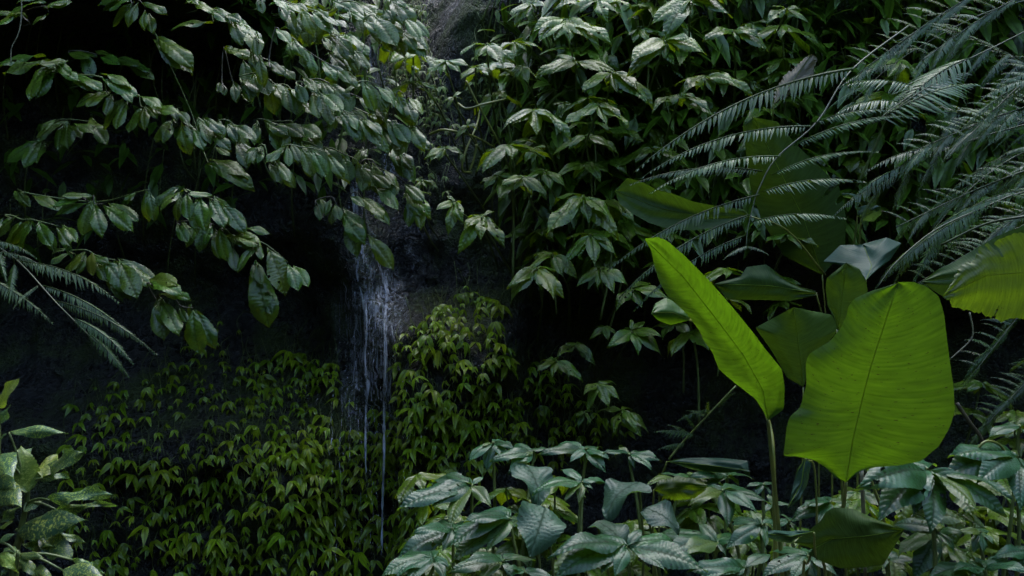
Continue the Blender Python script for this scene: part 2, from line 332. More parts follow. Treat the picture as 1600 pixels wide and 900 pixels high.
LV_SHRUB = variants('shrub_leaf', M_SHRUB, w_obov, 0.47, 8, ribs=9, amp=0.025, arch=0.06, curl=0.18, wave=.03)
LV_OLD = variants('old_leaf', M_SHRUB_OLD, w_obov, 0.5, 2, ribs=10, amp=0.012, wave=0.06)
LV_WHORL = variants('whorl_leaf', M_WHORL, w_ovat, 0.42, 8, ribs=9, amp=0.022, arch=0.08, curl=0.2, wave=.03)
LV_FORE = variants('ribbed_leaf', M_FORE, w_ovat, 0.43, 8, n=110, m=6, ribs=13, amp=0.015, arch=0.08, curl=0.2, slope=0.8, wave=.03)
LV_VAR = variants('speckled_leaf', M_VAR, w_lanc, 0.42, 5, hol=(0,), ribs=9, amp=0.003, arch=0.05, curl=0.3, wave=0.06)
LV_VARY = variants('young_speckled_leaf', M_VARY, w_lanc, 0.45, 2, hol=(0,), ribs=9, amp=0.003, arch=0.05, curl=0.3, wave=0.05)

def on_cliff(u, v, off=.05):
    Y = 6.5
    for _ in range(4):
        p = at(u, v, Y); Y = .5 * Y + .5 * cliff_y(p.x, p.z)
    p = at(u, v, Y - off); return p
HERO = []
def lens_tip(b2, t2, Y, Lpx, jit=0.0):
    """tip of a leaf of true length Lpx (in pixels at Y) whose foreshortened image runs from b2 to t2"""
    dx, dy = t2[0] - b2[0], t2[1] - b2[1]; l = math.hypot(dx, dy)
    dep = math.sqrt(max(0, Lpx * Lpx - l * l)) * Y / FPX * 0.8
    return (-dep if dy > -4 else dep)
def put_leaf(thing, meshes, b2, t2, Y, Lpx, camb=0.55, wide=1.0, name='leaf'):
    Yb = Y + R.uniform(-.02, .02)
    base = at(b2[0], b2[1], Yb); dY = lens_tip(b2, t2, Y, Lpx)
    tip = at(t2[0], t2[1], Yb + dY); tip = base + (tip - base) * R.uniform(1.08, 1.22)
    nrm = Vector((R.uniform(-.4, .4), -camb + R.uniform(-.3, .3), 0.85))
    return child(name, R.choice(meshes), thing, frame(base, tip, nrm, wide * R.uniform(.92, 1.08)))
def shoot(c, Y, data, label, meshes=None, group='arching leafy shoots of the shrub bank', Lmul=1.02, old=(), camb=0.75, wide=.88, twin=.75):
    meshes = meshes or LV_SHRUB
    D = [(cf(c, a, b), cf(c, d, e)) for a, b, d, e in data]
    Lp = max(math.hypot(t[0] - b[0], t[1] - b[1]) for b, t in D)
    b0 = at(*D[0][0], Y)
    D.sort(key=lambda q: q[0][0]); b0 = at(*D[0][0], Y); org = on_cliff(D[0][0][0] - 12, D[0][0][1] + 18, -.02)
    th = empty('leafy_shoot', org); tag(th, label, 'shoot', group); HERO.append((label, b0))
    order = [org, b0 + Vector((-.02, .12, -.01))] + [at(b[0], b[1] - 3, Y + R.uniform(0, .03)) for b, t in D]
    # the twig follows the leaf bases in the order they leave it
    pts = [order[0], order[1]]
    for p in order[2:]:
        if (p - pts[-1]).length > 0.2: pts.append(p.lerp(pts[-1], .5) + Vector((0, .14, -.03)))
        if (p - pts[-1]).length > 0.035: pts.append(p)
    tube('twig', pts, 0.0045, 0.002, M_TWIG if R.random() < .5 else M_STEM, th, 6, 3)
    for i, (b, t) in enumerate(D):
        ll = math.hypot(t[0] - b[0], t[1] - b[1])
        put_leaf(th, LV_OLD if i in old else meshes, b, t, Y, min(Lp, ll * 1.22) * Lmul, camb, wide)
        if R.random() < twin:
            j1, j2 = R.uniform(-9, 9), R.uniform(-8, 6); put_leaf(th, meshes, (b[0] + j1, b[1] + j2 - 2), (t[0] + j1 * 2 + R.uniform(-8, 8), t[1] + j2 + R.uniform(-10, 4)), Y + .05, min(Lp, ll * 1.22) * Lmul, camb, wide * .95)
    return th
def whorl(c, Y, cx, cy, tips, label, meshes=None, group='whorled plants on the bank beside the waterfall', foot=None, back=2, Lmul=1.08, stem=0.005, camb=0.6, wide=.9, mat=None, cat='plant', nm='whorled_plant'):
    meshes = meshes or LV_WHORL
    C2 = cf(c, cx, cy); T = [cf(c, a, b) for a, b in tips]
    Lp = max(math.hypot(t[0] - C2[0], t[1] - C2[1]) for t in T)
    ctr = at(*C2, Y)
    if foot is None:
        fx = ctr.x + R.uniform(-.05, .25); fz = ctr.z - R.uniform(.2, .5); foot = Vector((fx, cliff_y(fx, fz) + .02, fz))
        if foot.y < Y + .05: foot.y = Y + .15
    elif foot == 'ground':
        fx = ctr.x + R.uniform(-.12, .12); fy = Y + R.uniform(0, .15); foot = Vector((fx, fy, ground_z(fx, fy) - .02))
    th = empty(nm, foot); tag(th, label, cat, group); HERO.append((label, ctr))
    mid = foot.lerp(ctr, 0.55) + Vector((R.uniform(-.04, .04), -0.06, 0.02))
    if foot.z > ctr.z - .3: mid.z -= .1
    tube('stem', [foot, mid, ctr + Vector((0, .01, -.03)), ctr], stem * 1.3, stem * .8, mat or M_STEM, th, 6, 5)
    for t in T:
        l = math.hypot(t[0] - C2[0], t[1] - C2[1])
        a = R.uniform(.02, .08); b2 = (C2[0] + (t[0] - C2[0]) * a, C2[1] + (t[1] - C2[1]) * a)
        put_leaf(th, meshes, b2, t, Y, min(Lp, l * 1.35) * Lmul, camb, wide)
    for k in range(back):
        an = R.uniform(math.pi * .15, math.pi * .85); L = Lp * Y / FPX * R.uniform(.7, .95)
        tip = ctr + Vector((math.cos(an) * L, math.sin(an) * L, -.1 * L))
        child('leaf', R.choice(meshes), th, frame(ctr, tip, Vector((R.uniform(-.2, .2), -.3, .9)), wide))
    return th

# ---------------------------------------------------------------- shrub bank on the left: arching shoots
SH = [
 (1, 4.5, [(215,8,70,52),(205,38,300,18),(100,70,-25,140),(130,80,40,65),(230,68,160,106)], 'arching shoot with a wide ribbed leaf cut off by the top left corner'),
 (1, 5.0, [(600,-8,485,14),(622,-4,528,42),(650,12,604,112),(662,18,772,56),(682,48,676,132),(700,30,760,60)], 'cluster of pale drooping leaves at the top edge above the long bowed shoot'),
 (1, 5.0, [(905,8,870,14),(905,10,985,52),(985,48,1066,100),(1035,66,1125,94),(1085,90,1126,192),(1130,122,1212,236),(1000,110,826,126),(1180,240,1204,330)], 'shoot falling from the top edge with narrow pale leaves, left of the notched top shoot'),
 (1, 4.7, [(240,290,34,336),(232,302,142,446),(265,318,160,386),(272,318,348,368),(300,300,180,300)], 'five broad blue-grey leaves at the upper end of the long bowed shoot'),
 (1, 4.75, [(350,362,460,412),(480,372,622,440),(500,440,368,488),(525,440,500,530),(600,478,545,592),(662,508,612,604),(650,452,742,496),(684,500,732,548),(732,520,824,528),(560,420,610,470)], 'long bowed shoot whose leaves hang like roof tiles, mid upper left'),
 (1, 4.8, [(830,518,880,566),(808,560,764,656),(850,572,880,704),(910,608,950,690),(955,556,1030,616),(990,622,1066,690),(1062,580,1112,650),(1092,588,1192,648),(1105,660,1158,766),(930,560,985,655),(1030,570,1045,640)], 'lower half of the bowed shoot with a brown curled leaf among hanging blades'),
 (1, 4.9, [(322,568,182,636),(322,575,320,692),(346,580,426,618),(428,580,492,656),(190,660,40,750),(194,664,118,772),(260,580,190,650)], 'dull spray of round-tipped leaves below the long bowed shoot'),
 (1, 5.5, [(385,248,430,348),(470,268,556,300),(540,280,640,300),(320,250,400,270),(600,312,706,362)], 'dim olive leaves half hidden behind the bowed shoot'),
 (1, 5.3, [(1090,392,1110,472),(1050,232,1172,264),(1040,390,1050,440),(1140,280,1160,400),(1130,440,1170,475)], 'dim green leaves hanging in shade near the top of the shrub bank'),
 (1, 5.3, [(730,178,890,302),(975,772,1160,866),(1010,690,1065,725)], 'olive brown withering leaves in the shade of the shrub bank'),
 (2, 4.9, [(10,-6,30,52),(72,-4,144,42),(150,20,206,58),(208,40,264,150),(262,54,342,138),(300,70,378,116)], 'notched top shoot with small tooth-edged pale leaves at the top edge'),
 (2, 4.8, [(92,136,152,192),(130,190,180,212),(172,186,208,250),(215,228,240,282),(238,236,272,342),(306,290,372,372),(384,330,438,382),(60,290,122,342)], 'shoot ending in one big oval shiny leaf, upper left of the waterfall'),
 (2, 4.9, [(0,176,4,250),(14,266,36,388),(56,290,122,342),(116,318,170,362)], 'short shoot with one long leaf hanging straight down beside dark gap'),
 (2, 4.8, [(192,390,226,470),(290,430,346,568),(312,438,396,512),(392,524,486,642),(480,556,582,672),(498,560,578,622),(350,560,345,612),(440,540,470,600)], 'slanting shoot with three large folded blades pointing at the waterfall'),
 (2, 4.9, [(505,388,552,512),(552,400,644,482),(470,400,420,432),(600,430,610,500)], 'square-ended pale ribbed leaf pair hanging left of the mossy patch'),
 (2, 5.0, [(612,564,692,684),(642,570,706,654),(712,580,778,684),(662,438,732,572),(640,460,702,534),(700,470,740,560),(560,620,600,700)], 'shoot of glossy blades drooping right beside the mossy rock channel'),
 (2, 5.0, [(630,-4,682,102),(552,78,640,192),(640,148,786,246),(592,138,652,206),(498,94,566,146),(700,88,762,172),(440,58,502,92),(652,-2,692,28),(690,160,745,220),(600,40,640,100)], 'dense glossy shoot overhanging the mossy patch at the top'),
 (2, 5.2, [(380,220,470,290),(430,240,475,330),(460,280,470,340),(310,190,345,230),(340,250,400,330),(520,60,560,110),(360,90,430,130)], 'tangle of mid green leaves behind the glossy top shoot'),
 (2, 4.7, [(8,698,-40,762),(136,690,58,752),(150,688,152,768),(212,698,266,812),(266,704,322,812),(332,724,402,824),(60,764,116,852),(102,770,156,842),(40,690,0,700)], 'end spray of seven neat ribbed leaves, lower tip of the bowed shoot'),
 (2, 5.2, [(545,806,545,884),(582,818,626,904),(470,760,520,820),(640,690,720,780),(660,700,735,840),(500,700,460,760)], 'dark leaves hanging over the upper falling water'),
 (5, 4.7, [(438,24,300,16),(424,56,268,102),(432,40,384,192),(442,62,474,190),(482,64,604,160),(380,30,270,60)], 'broad spray of four large dull green leaves, middle of left side'),
 (5, 4.7, [(700,-4,722,118),(150,18,252,70),(82,-4,132,62),(640,10,600,50)], 'loose green leaves between the two dull sprays'),
 (5, 4.5, [(20,118,-30,182),(102,138,30,252),(152,138,98,254),(182,138,232,242),(270,168,322,242),(60,120,0,150)], 'shaded leaves at left edge above the fern'),
 (5, 4.6, [(862,-6,760,70),(878,8,884,112),(932,22,962,154),(982,38,1048,152),(1042,58,1138,178),(1000,20,900,10)], 'fan of glossy ribbed leaves at the centre of the left side'),
 (5, 4.6, [(1032,168,1060,312),(1082,208,1204,238),(1092,264,1100,352),(1200,248,1128,348),(1120,200,1190,210)], 'four leaves with insect holes at the tip of glossy fan'),
 (5, 5.1, [(830,148,872,224),(950,148,940,268),(1000,160,960,240)], 'very dim round leaves under the glossy fan'),
 (5, 4.6, [(400,280,328,364),(322,288,248,332),(432,280,430,376),(452,330,500,412),(482,318,602,462),(562,328,642,482),(542,328,704,434),(440,300,500,330)], 'shoot with a yellow curled leaf and torn broad blades above the dark hollow', (2,)),
 (5, 4.5, [(690,438,832,470),(732,512,762,678),(752,512,828,642),(842,540,872,604),(906,552,930,732),(918,552,1000,712),(742,480,852,490),(800,470,880,500)], 'lowest shoot ending in two pairs of long hanging ribbed leaves over the hollow'),
 (6, 4.6, [(0,238,22,304),(52,258,132,448),(150,338,192,442),(20,240,-30,290)], 'single large shiny ribbed leaf curling down against the black hollow'),
 (6, 5.0, [(280,48,300,122),(372,58,392,122),(402,98,498,232),(410,112,470,280),(522,198,632,342),(492,28,592,112),(440,20,500,60),(350,30,330,100)], 'leaf tips hanging into the falling water at mid height'),
 (6, 5.2, [(0,348,50,602),(30,440,70,560),(10,330,20,420)], 'dim limp olive leaf dangling alone below the shiny curled leaf'),
]
for d in SH: shoot(d[0], d[1], d[2], d[3], old=d[4] if len(d) > 4 else ())

XS = [((440, 10), (520, 60), 5.05, 'small-leaved shoot filling the top edge left of the mossy patch'), ((520, 0), (625, 60), 5.1, 'glossy shoot bending over the top of the mossy patch'),
      ((470, 130), (585, 175), 5.05, 'crowded shoot just left of the upper falling water'), ((520, 175), (640, 215), 5.1, 'shoot of bright blades tipping over the rock channel'),
      ((470, 225), (590, 290), 5.1, 'dense dark shoot shading the upper falling water'), ((560, 255), (655, 315), 5.15, 'shoot end hanging beside the wet rock channel'),
      ((400, 195), (500, 225), 5.15, 'mid green shoot between the folded blades and end spray'), ((380, 120), (470, 160), 5.2, 'shaded shoot behind the big oval leaf')]
for (a, b), (c_, d_), Y, lab in XS:
    dat = []
    for k in range(11):
        t = k / 10; x = a + (c_ - a) * t + R.uniform(-6, 6); y = b + (d_ - b) * t + 14 * math.sin(t * 3) * -1 + R.uniform(-6, 6)
        ln = R.uniform(26, 46); an = math.radians(R.uniform(25, 100)); dat.append((x * 3, y * 3, (x + ln * math.cos(an)) * 3, (y + ln * math.sin(an)) * 3))
    shoot(1, Y, dat, lab, wide=.9, twin=0)

# ---------------------------------------------------------------- whorled plants right of the waterfall
WH = [
 (3,5.2,245,88,[(108,142),(140,176),(205,158),(268,184),(345,168),(412,204),(432,180)],'pale umbrella-like whorl near the top edge right of the boulder'),
 (3,5.3,402,-4,[(220,30),(330,48),(395,52),(436,86),(502,62),(548,24)],'whorl cut by the top edge just above pale umbrella whorl'),
 (3,5.2,832,0,[(668,96),(790,62),(836,72),(900,42),(978,8),(728,152),(1010,66)],'whorl with long narrow blades at top edge above the fern'),
 (3,5.1,715,188,[(580,262),(650,258),(710,268),(822,178),(892,242),(570,328)],'white-sheened whorl with a long outer blade near top centre'),
 (3,5.4,1036,142,[(918,182),(1064,194),(1142,166),(1182,226),(980,150)],'small four-leaved whorl at the upper right, above the fern tips'),
 (3,5.5,598,138,[(552,160),(572,190),(642,200),(712,172)],'small dim whorl between the two pale top whorls'),
 (3,5.2,468,338,[(348,414),(444,384),(486,418),(584,404),(642,474),(610,462)],'whorl with leaves spread to the lower side, upper centre of bank'),
 (3,5.1,402,488,[(248,584),(332,544),(437,574),(497,540),(538,580)],'five-leaved whorl with one tip turned yellow, above dark gap'),
 (3,5.0,100,514,[(-22,580),(50,560),(116,614),(212,594),(264,634)],'grey-green star whorl above the hanging roots'),
 (3,5.3,905,358,[(808,424),(880,392),(942,434),(1042,390),(1104,430)],'loose whorl above the yellow-green whorl, upper right of bank'),
 (3,5.1,778,448,[(664,508),(722,502),(852,452),(908,502),(938,544),(830,470)],'yellow-green whorl with small crumpled leaves'),
 (3,5.5,42,308,[(20,356),(112,362),(72,374),(0,340)],'small pale whorl with nibbled leaves by the roots'),
 (3,5.4,300,288,[(138,342),(198,334),(322,314),(462,332),(422,344),(220,260)],'whorl with thin outstretched leaves below pale umbrella whorl'),
 (3,5.5,12,196,[(8,262),(128,226),(62,234),(-60,230)],'small bright whorl on the edge of the rock channel'),
 (3,5.4,150,796,[(78,840),(150,846),(182,884),(244,872),(90,800)],'dull green whorl in shade at centre of bank'),
 (3,5.9,650,588,[(566,684),(620,724),(702,684),(744,652),(560,620)],'very dim wide leaves behind the fern tips'),
 (3,5.8,640,686,[(572,744),(630,752),(690,744),(715,700)],'dim whorl just above the fern pinna tips'),
 (3,5.2,52,826,[(-36,862),(20,880),(84,896),(146,902)],'long-leaved whorl leaning over the hanging stems'),
 (3,5.6,110,690,[(60,760),(96,764),(150,740),(160,690)],'two-toned small whorl alone in the gap'),
 (3,5.5,90,20,[(0,60),(20,110),(110,50),(160,30),(60,80)],'bright lime whorl at the top edge beside the boulder'),
 (3,5.6,240,480,[(215,540),(260,545),(280,500),(200,490)],'little grey whorl under the thin outstretched leaves'),
 (3,5.7,1120,110,[(1090,150),(1140,175),(1190,150),(1200,100)],'shaded whorl above the fern near the stems'),
 (3,5.7,1120,380,[(1050,400),(1160,450),(1190,430),(1060,370)],'dark whorl behind the start of the fern'),
 (2,5.3,892,286,[(808,342),(866,352),(950,334),(988,308),(840,290)],'white-leaved whorl overhanging the rock channel'),
 (2,5.3,1082,206,[(976,242),(1030,274),(1092,254),(1152,294),(1204,282)],'pale whorl with a twisted stalk beside the boulder'),
 (2,5.4,1030,318,[(962,368),(1000,350),(1106,342),(1080,330)],'thin grey-leaved whorl under the twisted-stalk whorl'),
 (2,5.4,990,588,[(940,644),(1034,592),(1000,560),(960,600)],'tiny white-tipped whorl among pale looping stems'),
 (2,5.4,884,690,[(804,736),(826,748),(940,704),(975,730),(860,745)],'narrow-leaved whorl standing against the bare rock'),
 (2,5.3,1130,824,[(1060,852),(1075,880),(1150,840),(1200,830),(1180,870)],'low whorl with long blades beside the rock at centre'),
 (2,5.5,740,310,[(700,300),(735,355),(760,330)],'small white sprig growing out of the mossy patch'),
 (2,5.4,780,845,[(720,850),(750,890),(800,880),(850,880),(830,855)],'pale small-leaved sprig at the foot of the mossy channel'),
 (2,5.6,925,455,[(880,480),(900,500),(960,430)],'pale torn sprig in front of the rock channel'),
 (6,5.1,935,48,[(855,76),(905,178),(962,132),(900,20)],'drooping sprig with bright leaf pointing at the waterfall'),
 (6,5.1,1062,112,[(976,176),(1052,204),(966,262),(1158,244),(1110,90)],'sprig of four leaves on a long slanting stalk'),
 (6,5.2,730,-4,[(690,30),(724,30),(806,108),(770,60)],'long blade hanging over the rock right of the waterfall'),
 (7,5.2,330,18,[(188,168),(258,112),(362,124),(446,114),(482,192)],'wide dark green whorl above the hanging fern tips'),
 (7,5.1,372,198,[(268,314),(320,288),(382,324),(484,292),(446,228)],'crisp ribbed whorl with its middle leaf hanging straight down'),
 (7,5.2,192,288,[(100,352),(230,388),(292,388),(150,290)],'dark shiny whorl left of crisp ribbed whorl'),
 (7,5.0,122,356,[(0,434),(142,454),(192,482),(6,494),(234,488),(60,360)],'glossy fresh green whorl hanging lowest on the bank'),
 (7,5.1,416,358,[(308,434),(402,438),(526,424),(474,462)],'spreading whorl under the crisp ribbed whorl'),
 (7,5.2,560,648,[(468,718),(590,744),(692,754),(682,672),(560,600),(620,610)],'bright whorl standing alone before the black rock face'),
 (7,5.4,302,714,[(218,764),(386,804),(350,750),(250,715)],'half-shaded whorl above the two lower sprigs'),
 (7,5.3,210,788,[(132,832),(188,864),(262,854),(322,874),(170,780)],'small bright green whorl over the creeper edge'),
 (7,5.5,432,630,[(374,684),(450,686),(482,662)],'dim three-leaved sprig beside the lone bright whorl'),
 (7,5.3,560,452,[(496,534),(602,532),(712,492),(640,430)],'dark leaves hanging behind the big tall paddle leaf'),
 (11,5.1,404,-6,[(360,114),(450,94),(494,62),(340,40)],'two long shiny leaves hanging above the foreground thicket'),
 (11,5.1,516,122,[(478,212),(572,204),(634,218),(600,240)],'low whorl with a split leaf against the black rock'),
 (11,5.4,340,130,[(312,192),(365,180),(300,150)],'dim drooping grey leaf over the foreground thicket'),
 (8,4.9,90,200,[(0,230),(60,235),(150,260),(225,240),(120,190)],'dark star whorl under the fern between paddle leaves'),
 (4,5.3,80,40,[(30,30),(60,82),(140,40),(0,100),(180,100)],'bright small whorl above the withered leaf at top'),
]
for d in WH: whorl(*d)

# ---------------------------------------------------------------- ribbed plants of the foreground thicket
FG = [
 (10,3.7,1012,474,[(708,568),(930,570),(1092,562),(918,634),(850,560),(1060,440),(900,430)],'light-edged ribbed plant reaching furthest towards the waterfall'),
 (10,4.1,1112,278,[(1004,352),(1078,400),(1200,300),(1180,360),(1060,290)],'small ribbed plant topping the thicket at its far left'),
 (10,3.5,922,680,[(682,806),(880,772),(962,784),(760,690),(1000,700)],'ribbed plant with a broad down-curved blade at the thicket edge'),
 (10,3.5,1194,630,[(956,802),(920,742),(1100,760),(1010,640)],'ribbed plant with long striped blades pointing down to the waterfall'),
 (10,3.3,834,816,[(600,886),(660,906),(712,930),(884,906),(900,850)],'ribbed plant at the bottom edge nearest to the waterfall foot'),
 (10,3.3,1160,828,[(930,872),(1050,910),(1200,900),(1000,830)],'ribbed plant at the bottom edge with yellowish underside leaf'),
 (11,4.0,100,318,[(-72,352),(-10,298),(58,336),(0,400),(160,300)],'smooth-sheened plant at thicket top, left half'),
 (11,4.0,345,308,[(160,322),(278,362),(432,402),(228,288),(360,340),(440,340)],'many-veined plant at thicket top, centre'),
 (11,4.0,552,330,[(438,322),(572,384),(640,388),(684,352),(500,300)],'blue-sheened plant at thicket top facing the black rock'),
 (11,3.6,330,462,[(136,496),(240,400),(312,548),(374,490),(260,530)],'plant with one long flat blade between the broad pleated leaves'),
 (11,3.1,540,762,[(232,796),(430,868),(486,874),(716,868),(866,852),(254,864),(600,690)],'big star-shaped plant with flat pale leaves at bottom centre'),
 (11,3.6,990,498,[(856,552),(1012,654),(1122,584),(1192,550),(920,480)],'plant with one ribbed leaf hanging straight down under the grey blade'),
 (11,3.4,962,744,[(738,782),(690,722),(802,802),(1032,740),(880,660),(1000,800)],'plant with a yellow-green striped leaf in the middle of bottom row'),
 (11,3.4,1172,658,[(1026,752),(1046,640),(1190,754),(1230,640),(1120,600)],'plant beside the long bare petiole'),
 (11,3.1,1092,862,[(846,876),(900,906),(1150,826),(1210,800),(1010,920)],'pale plant at the bottom edge beside the long bare petiole'),
 (11,3.8,780,440,[(700,420),(720,480),(830,470),(640,470)],'plant half hidden behind the brown mottled leaf'),
 (11,3.9,1010,430,[(850,430),(920,470),(1060,470),(1110,440)],'dull plant just under the long grey blade'),
 (11,3.7,1180,470,[(1110,480),(1140,520),(1210,520),(1230,470)],'dull plant in shade by the narrow dark blade'),
 (11,3.6,640,700,[(580,740),(600,690),(690,720),(680,760)],'dark narrow-leaved plant behind the star-shaped plant'),
 (11,3.2,60,880,[(-20,870),(0,900),(120,890),(180,905)],'low plant at the bottom edge below the broad pleated leaf'),
 (12,3.1,750,402,[(488,462),(556,594),(690,594),(772,654),(972,584),(1082,584),(1096,500),(620,380)],'large blue-grey ribbed plant right of the giant paddle leaf'),
 (12,3.2,1172,342,[(872,404),(1000,434),(1176,562),(892,332),(1230,420)],'ribbed plant on a hooked stalk at the right edge'),
 (12,3.2,800,688,[(636,784),(700,884),(862,774),(612,662),(902,700),(740,640)],'dark purple-sheened ribbed plant under the large blue-grey one'),
 (12,3.4,1000,694,[(1052,744),(900,692),(1010,784),(960,780)],'drooping dull plant near the right corner'),
 (12,3.6,1180,204,[(1048,238),(1100,190),(1220,250)],'grey leaves poking in from the right edge above the hooked stalk'),
 (12,3.0,1010,868,[(776,896),(880,870),(1134,826),(1206,872),(960,920)],'plant at the bottom edge under the right corner plants'),
 (12,3.0,190,806,[(-6,896),(120,906),(304,886),(30,784),(220,900)],'blue-sheened ribbed plant under the curled low paddle leaf'),
 (12,3.5,100,640,[(26,664),(152,640),(60,610),(130,690)],'small plant behind the long bare petiole'),
 (12,3.5,292,552,[(138,622),(180,570),(300,600),(240,640)],'small dark-striped plant below the giant paddle leaf'),
 (12,3.1,1226,786,[(1072,814),(1150,850),(1200,840)],'pale smooth leaf entering from the right edge, low'),
 (12,3.3,560,820,[(545,860),(600,790),(640,850),(690,830)],'small pale plant right of the curled low paddle leaf'),
 (12,3.8,20,560,[(-20,600),(50,610),(95,570),(0,520)],'dim plant behind the bare petiole foot'),
]
for d in FG:
    whorl(*d, meshes=LV_FORE, group='ribbed plants of the foreground thicket', foot='ground', back=3, stem=0.006, camb=0.5, wide=.9, Lmul=1.1)

# heart-shaped pleated leaves
w_heart = prof_fn([(0,.45),(.04,.72),(.12,.93),(.25,1),(.45,.95),(.65,.76),(.82,.46),(.93,.2),(1,.02)])
ROUND = [leaf_mesh('heart_leaf', M_ROUND, w_heart, 0.86, n=70, m=9, ribs=5.5, amp=0.03, arch=.10, droop=.2, fold=-.25, curl=-.25, slope=1.7, wave=.10, seed=sd_ + 3) for sd_ in range(4)]
RD = [(530,520,230,3.5,-.4,'pleated broad leaf with wavy rim in the middle of thicket'),(128,664,240,3.3,-.1,'pleated broad leaf at the thicket front, below the flat blade'),
      (690,624,170,3.4,.5,'pleated heart-shaped leaf leaning right under the brown leaf'),(92,452,210,3.7,.1,'pleated leaf seen edge-on at the thicket top'),
      (455,700,190,3.3,.3,'dark cupped broad leaf behind the star-shaped plant')]
for i, (x, y, dpx, Y, az, lab) in enumerate(RD):
    p = at(*cf(11, x, y), Y); g = Vector((p.x + .05, Y + .1, ground_z(p.x, Y + .1)))
    th = empty('heart_leaf_plant', g); tag(th, lab, 'plant', 'broad pleated leaves in the thicket')
    L = dpx / 3 * Y / FPX * 1.15
    d = Vector((math.sin(az * 2.5) * .9, -.6, -.5)).normalized(); p = p - d * L * .4
    child('leaf', ROUND[i % 4], th, frame(p, p + d * L, Vector((R.uniform(-.4, .4), -.2 + R.uniform(-.2, .2), .9)), 1.0))
    tube('stem', [g, g.lerp(p, .6) + Vector((.02, 0, 0)), p], .005, .004, M_STEM, th)

# ---------------------------------------------------------------- giant paddle leaves
def resample(P, n):
    P = [Vector((a, b)) for a, b in P]; d = [0]
    for a, b in zip(P, P[1:]): d.append(d[-1] + (b - a).length)
    out = []; k = 0
    for i in range(n):
        s = d[-1] * i / (n - 1)
        while k < len(P) - 2 and d[k + 1] < s: k += 1
        f = (s - d[k]) / max(1e-6, d[k + 1] - d[k]); out.append(P[k].lerp(P[k + 1], min(1, max(0, f))))
    return out
def smooth2(P, it=2):
    for _ in range(it): P = [P[0]] + [(P[i - 1] + P[i] * 2 + P[i + 1]) / 4 for i in range(1, len(P) - 1)] + [P[-1]]
    return P
def paddle(label, left, right, mid, Y, tilt=-.12, cup=.05, wav=.008, mat=None, petiole=None, ribs=52, lean=0.0, group='giant paddle leaves', name='paddle_leaf_plant', sm=2, rag=0.0, foot='ground', midr=.0011, vsw=.09, tear=0):
    n, m = 150, 12
    mid_ = smooth2(resample(mid, n), 4); Lf = smooth2(resample(left, n), sm); Rt = smooth2(resample(right, n), sm)
    V, UV, VE, F = [], [], [], []
    b0 = at(*mid[0], Y)
    for i in range(n):
        t = i / (n - 1)
        for j in range(-m, m + 1):
            s = j / m; te = min(1, t + vsw * math.sin(math.pi * t) * abs(s) ** .8) * (n - 1); k0 = min(n - 2, int(te)); E = Lf if s < 0 else Rt; e = E[k0].lerp(E[k0 + 1], te - k0); q = mid_[i].lerp(e, abs(s))
            # pull the veins forward: rows bend towards the tip near the edge
            ph = ribs * t + 0.0
            fn = noise.noise(Vector((t * ribs * 1.3, s * .7, hash(label) % 1 + len(label))))
            rib = abs(math.sin(math.pi * (ph + .35 * fn)))
            y = Y + tilt * t + cup * s * s * math.sin(math.pi * min(1, t * 1.05)) + lean * s
            y += wav * (math.sin(t * 11 + len(label)) * s * s + noise.noise(Vector((t * 4, s * 2, len(label) * 1.7))) * 1.5)
            y += .0011 * rib * min(1, abs(s) * 5)
            if rag and abs(s) > .6: q = q + Vector((noise.noise(Vector((t * 40, 1, 2))), noise.noise(Vector((t * 37, 5, 2))))) * rag * (abs(s) - .6) / .4
            V.append(at(q.x, q.y, y)); UV.append((t * 7.5, s)); VE.append(min(1, .12 + .5 * abs(fn) + .6 * rib) if abs(s) > .04 else 0.7)
    w2 = 2 * m + 1
    tr = random.Random(len(label) * 3); tears = [(tr.uniform(.2, .85), tr.choice((-1, 1)), tr.uniform(.45, .85)) for _ in range(tear)]
    for i in range(n - 1):
        for j in range(2 * m):
            sj = (j + .5 - m) / m; ti = i / (n - 1)
            if any(sj * b > c and abs(ti - a) < .012 * (sj * b - c) / (1 - c) + .004 for a, b, c in tears): continue
            F.append((i * w2 + j, i * w2 + j + 1, (i + 1) * w2 + j + 1, (i + 1) * w2 + j))
    if petiole: pts = [at(x, y, yy) for x, y, yy in petiole]
    else: pts = [b0, b0 + Vector((.02, .1, -.25))]
    g = pts[-1].copy()
    if foot == 'ground': g = Vector((g.x + .01, g.y + .02, ground_z(g.x, g.y) - .02)); pts.append(g)
    th = empty(name, g); tag(th, label, 'leaf', group)
    bl = child('blade', mesh_from('blade', V, F, mat or M_PADDLE, UV, VE), th)
    mp = [Vector(V[i * w2 + m]) + Vector((0, -.0006, 0)) for i in range(0, n, 5)]
    V2, F2 = tube_geo(mp, midr, .001, 6); me = mesh_from('midrib', V2, F2, M_PADDLE_RIB)
    o = child('midrib', me, bl, None); o.matrix_basis = Matrix(); bpy_fix(o, bl)
    pr = .0075 if (mat or M_PADDLE) is M_PADDLE else .0045
    tube('petiole', pts[::-1], pr, pr * .7, M_PETIOLE, th, 8)
    return th
def bpy_fix(o, par):
    # child of a part: cancel the part's own offset so that world-space coordinates stay put
    o.matrix_basis = par.matrix_basis.inverted() @ Matrix.Translation(-par.parent.location)
M_PADDLE_RIB = leaf_mat('midrib', (0.14, 0.22, 0.03), (0.18, 0.27, 0.04), (0.3, 0.45, 0.02), 0.6, 0.45, 1.0, 0)
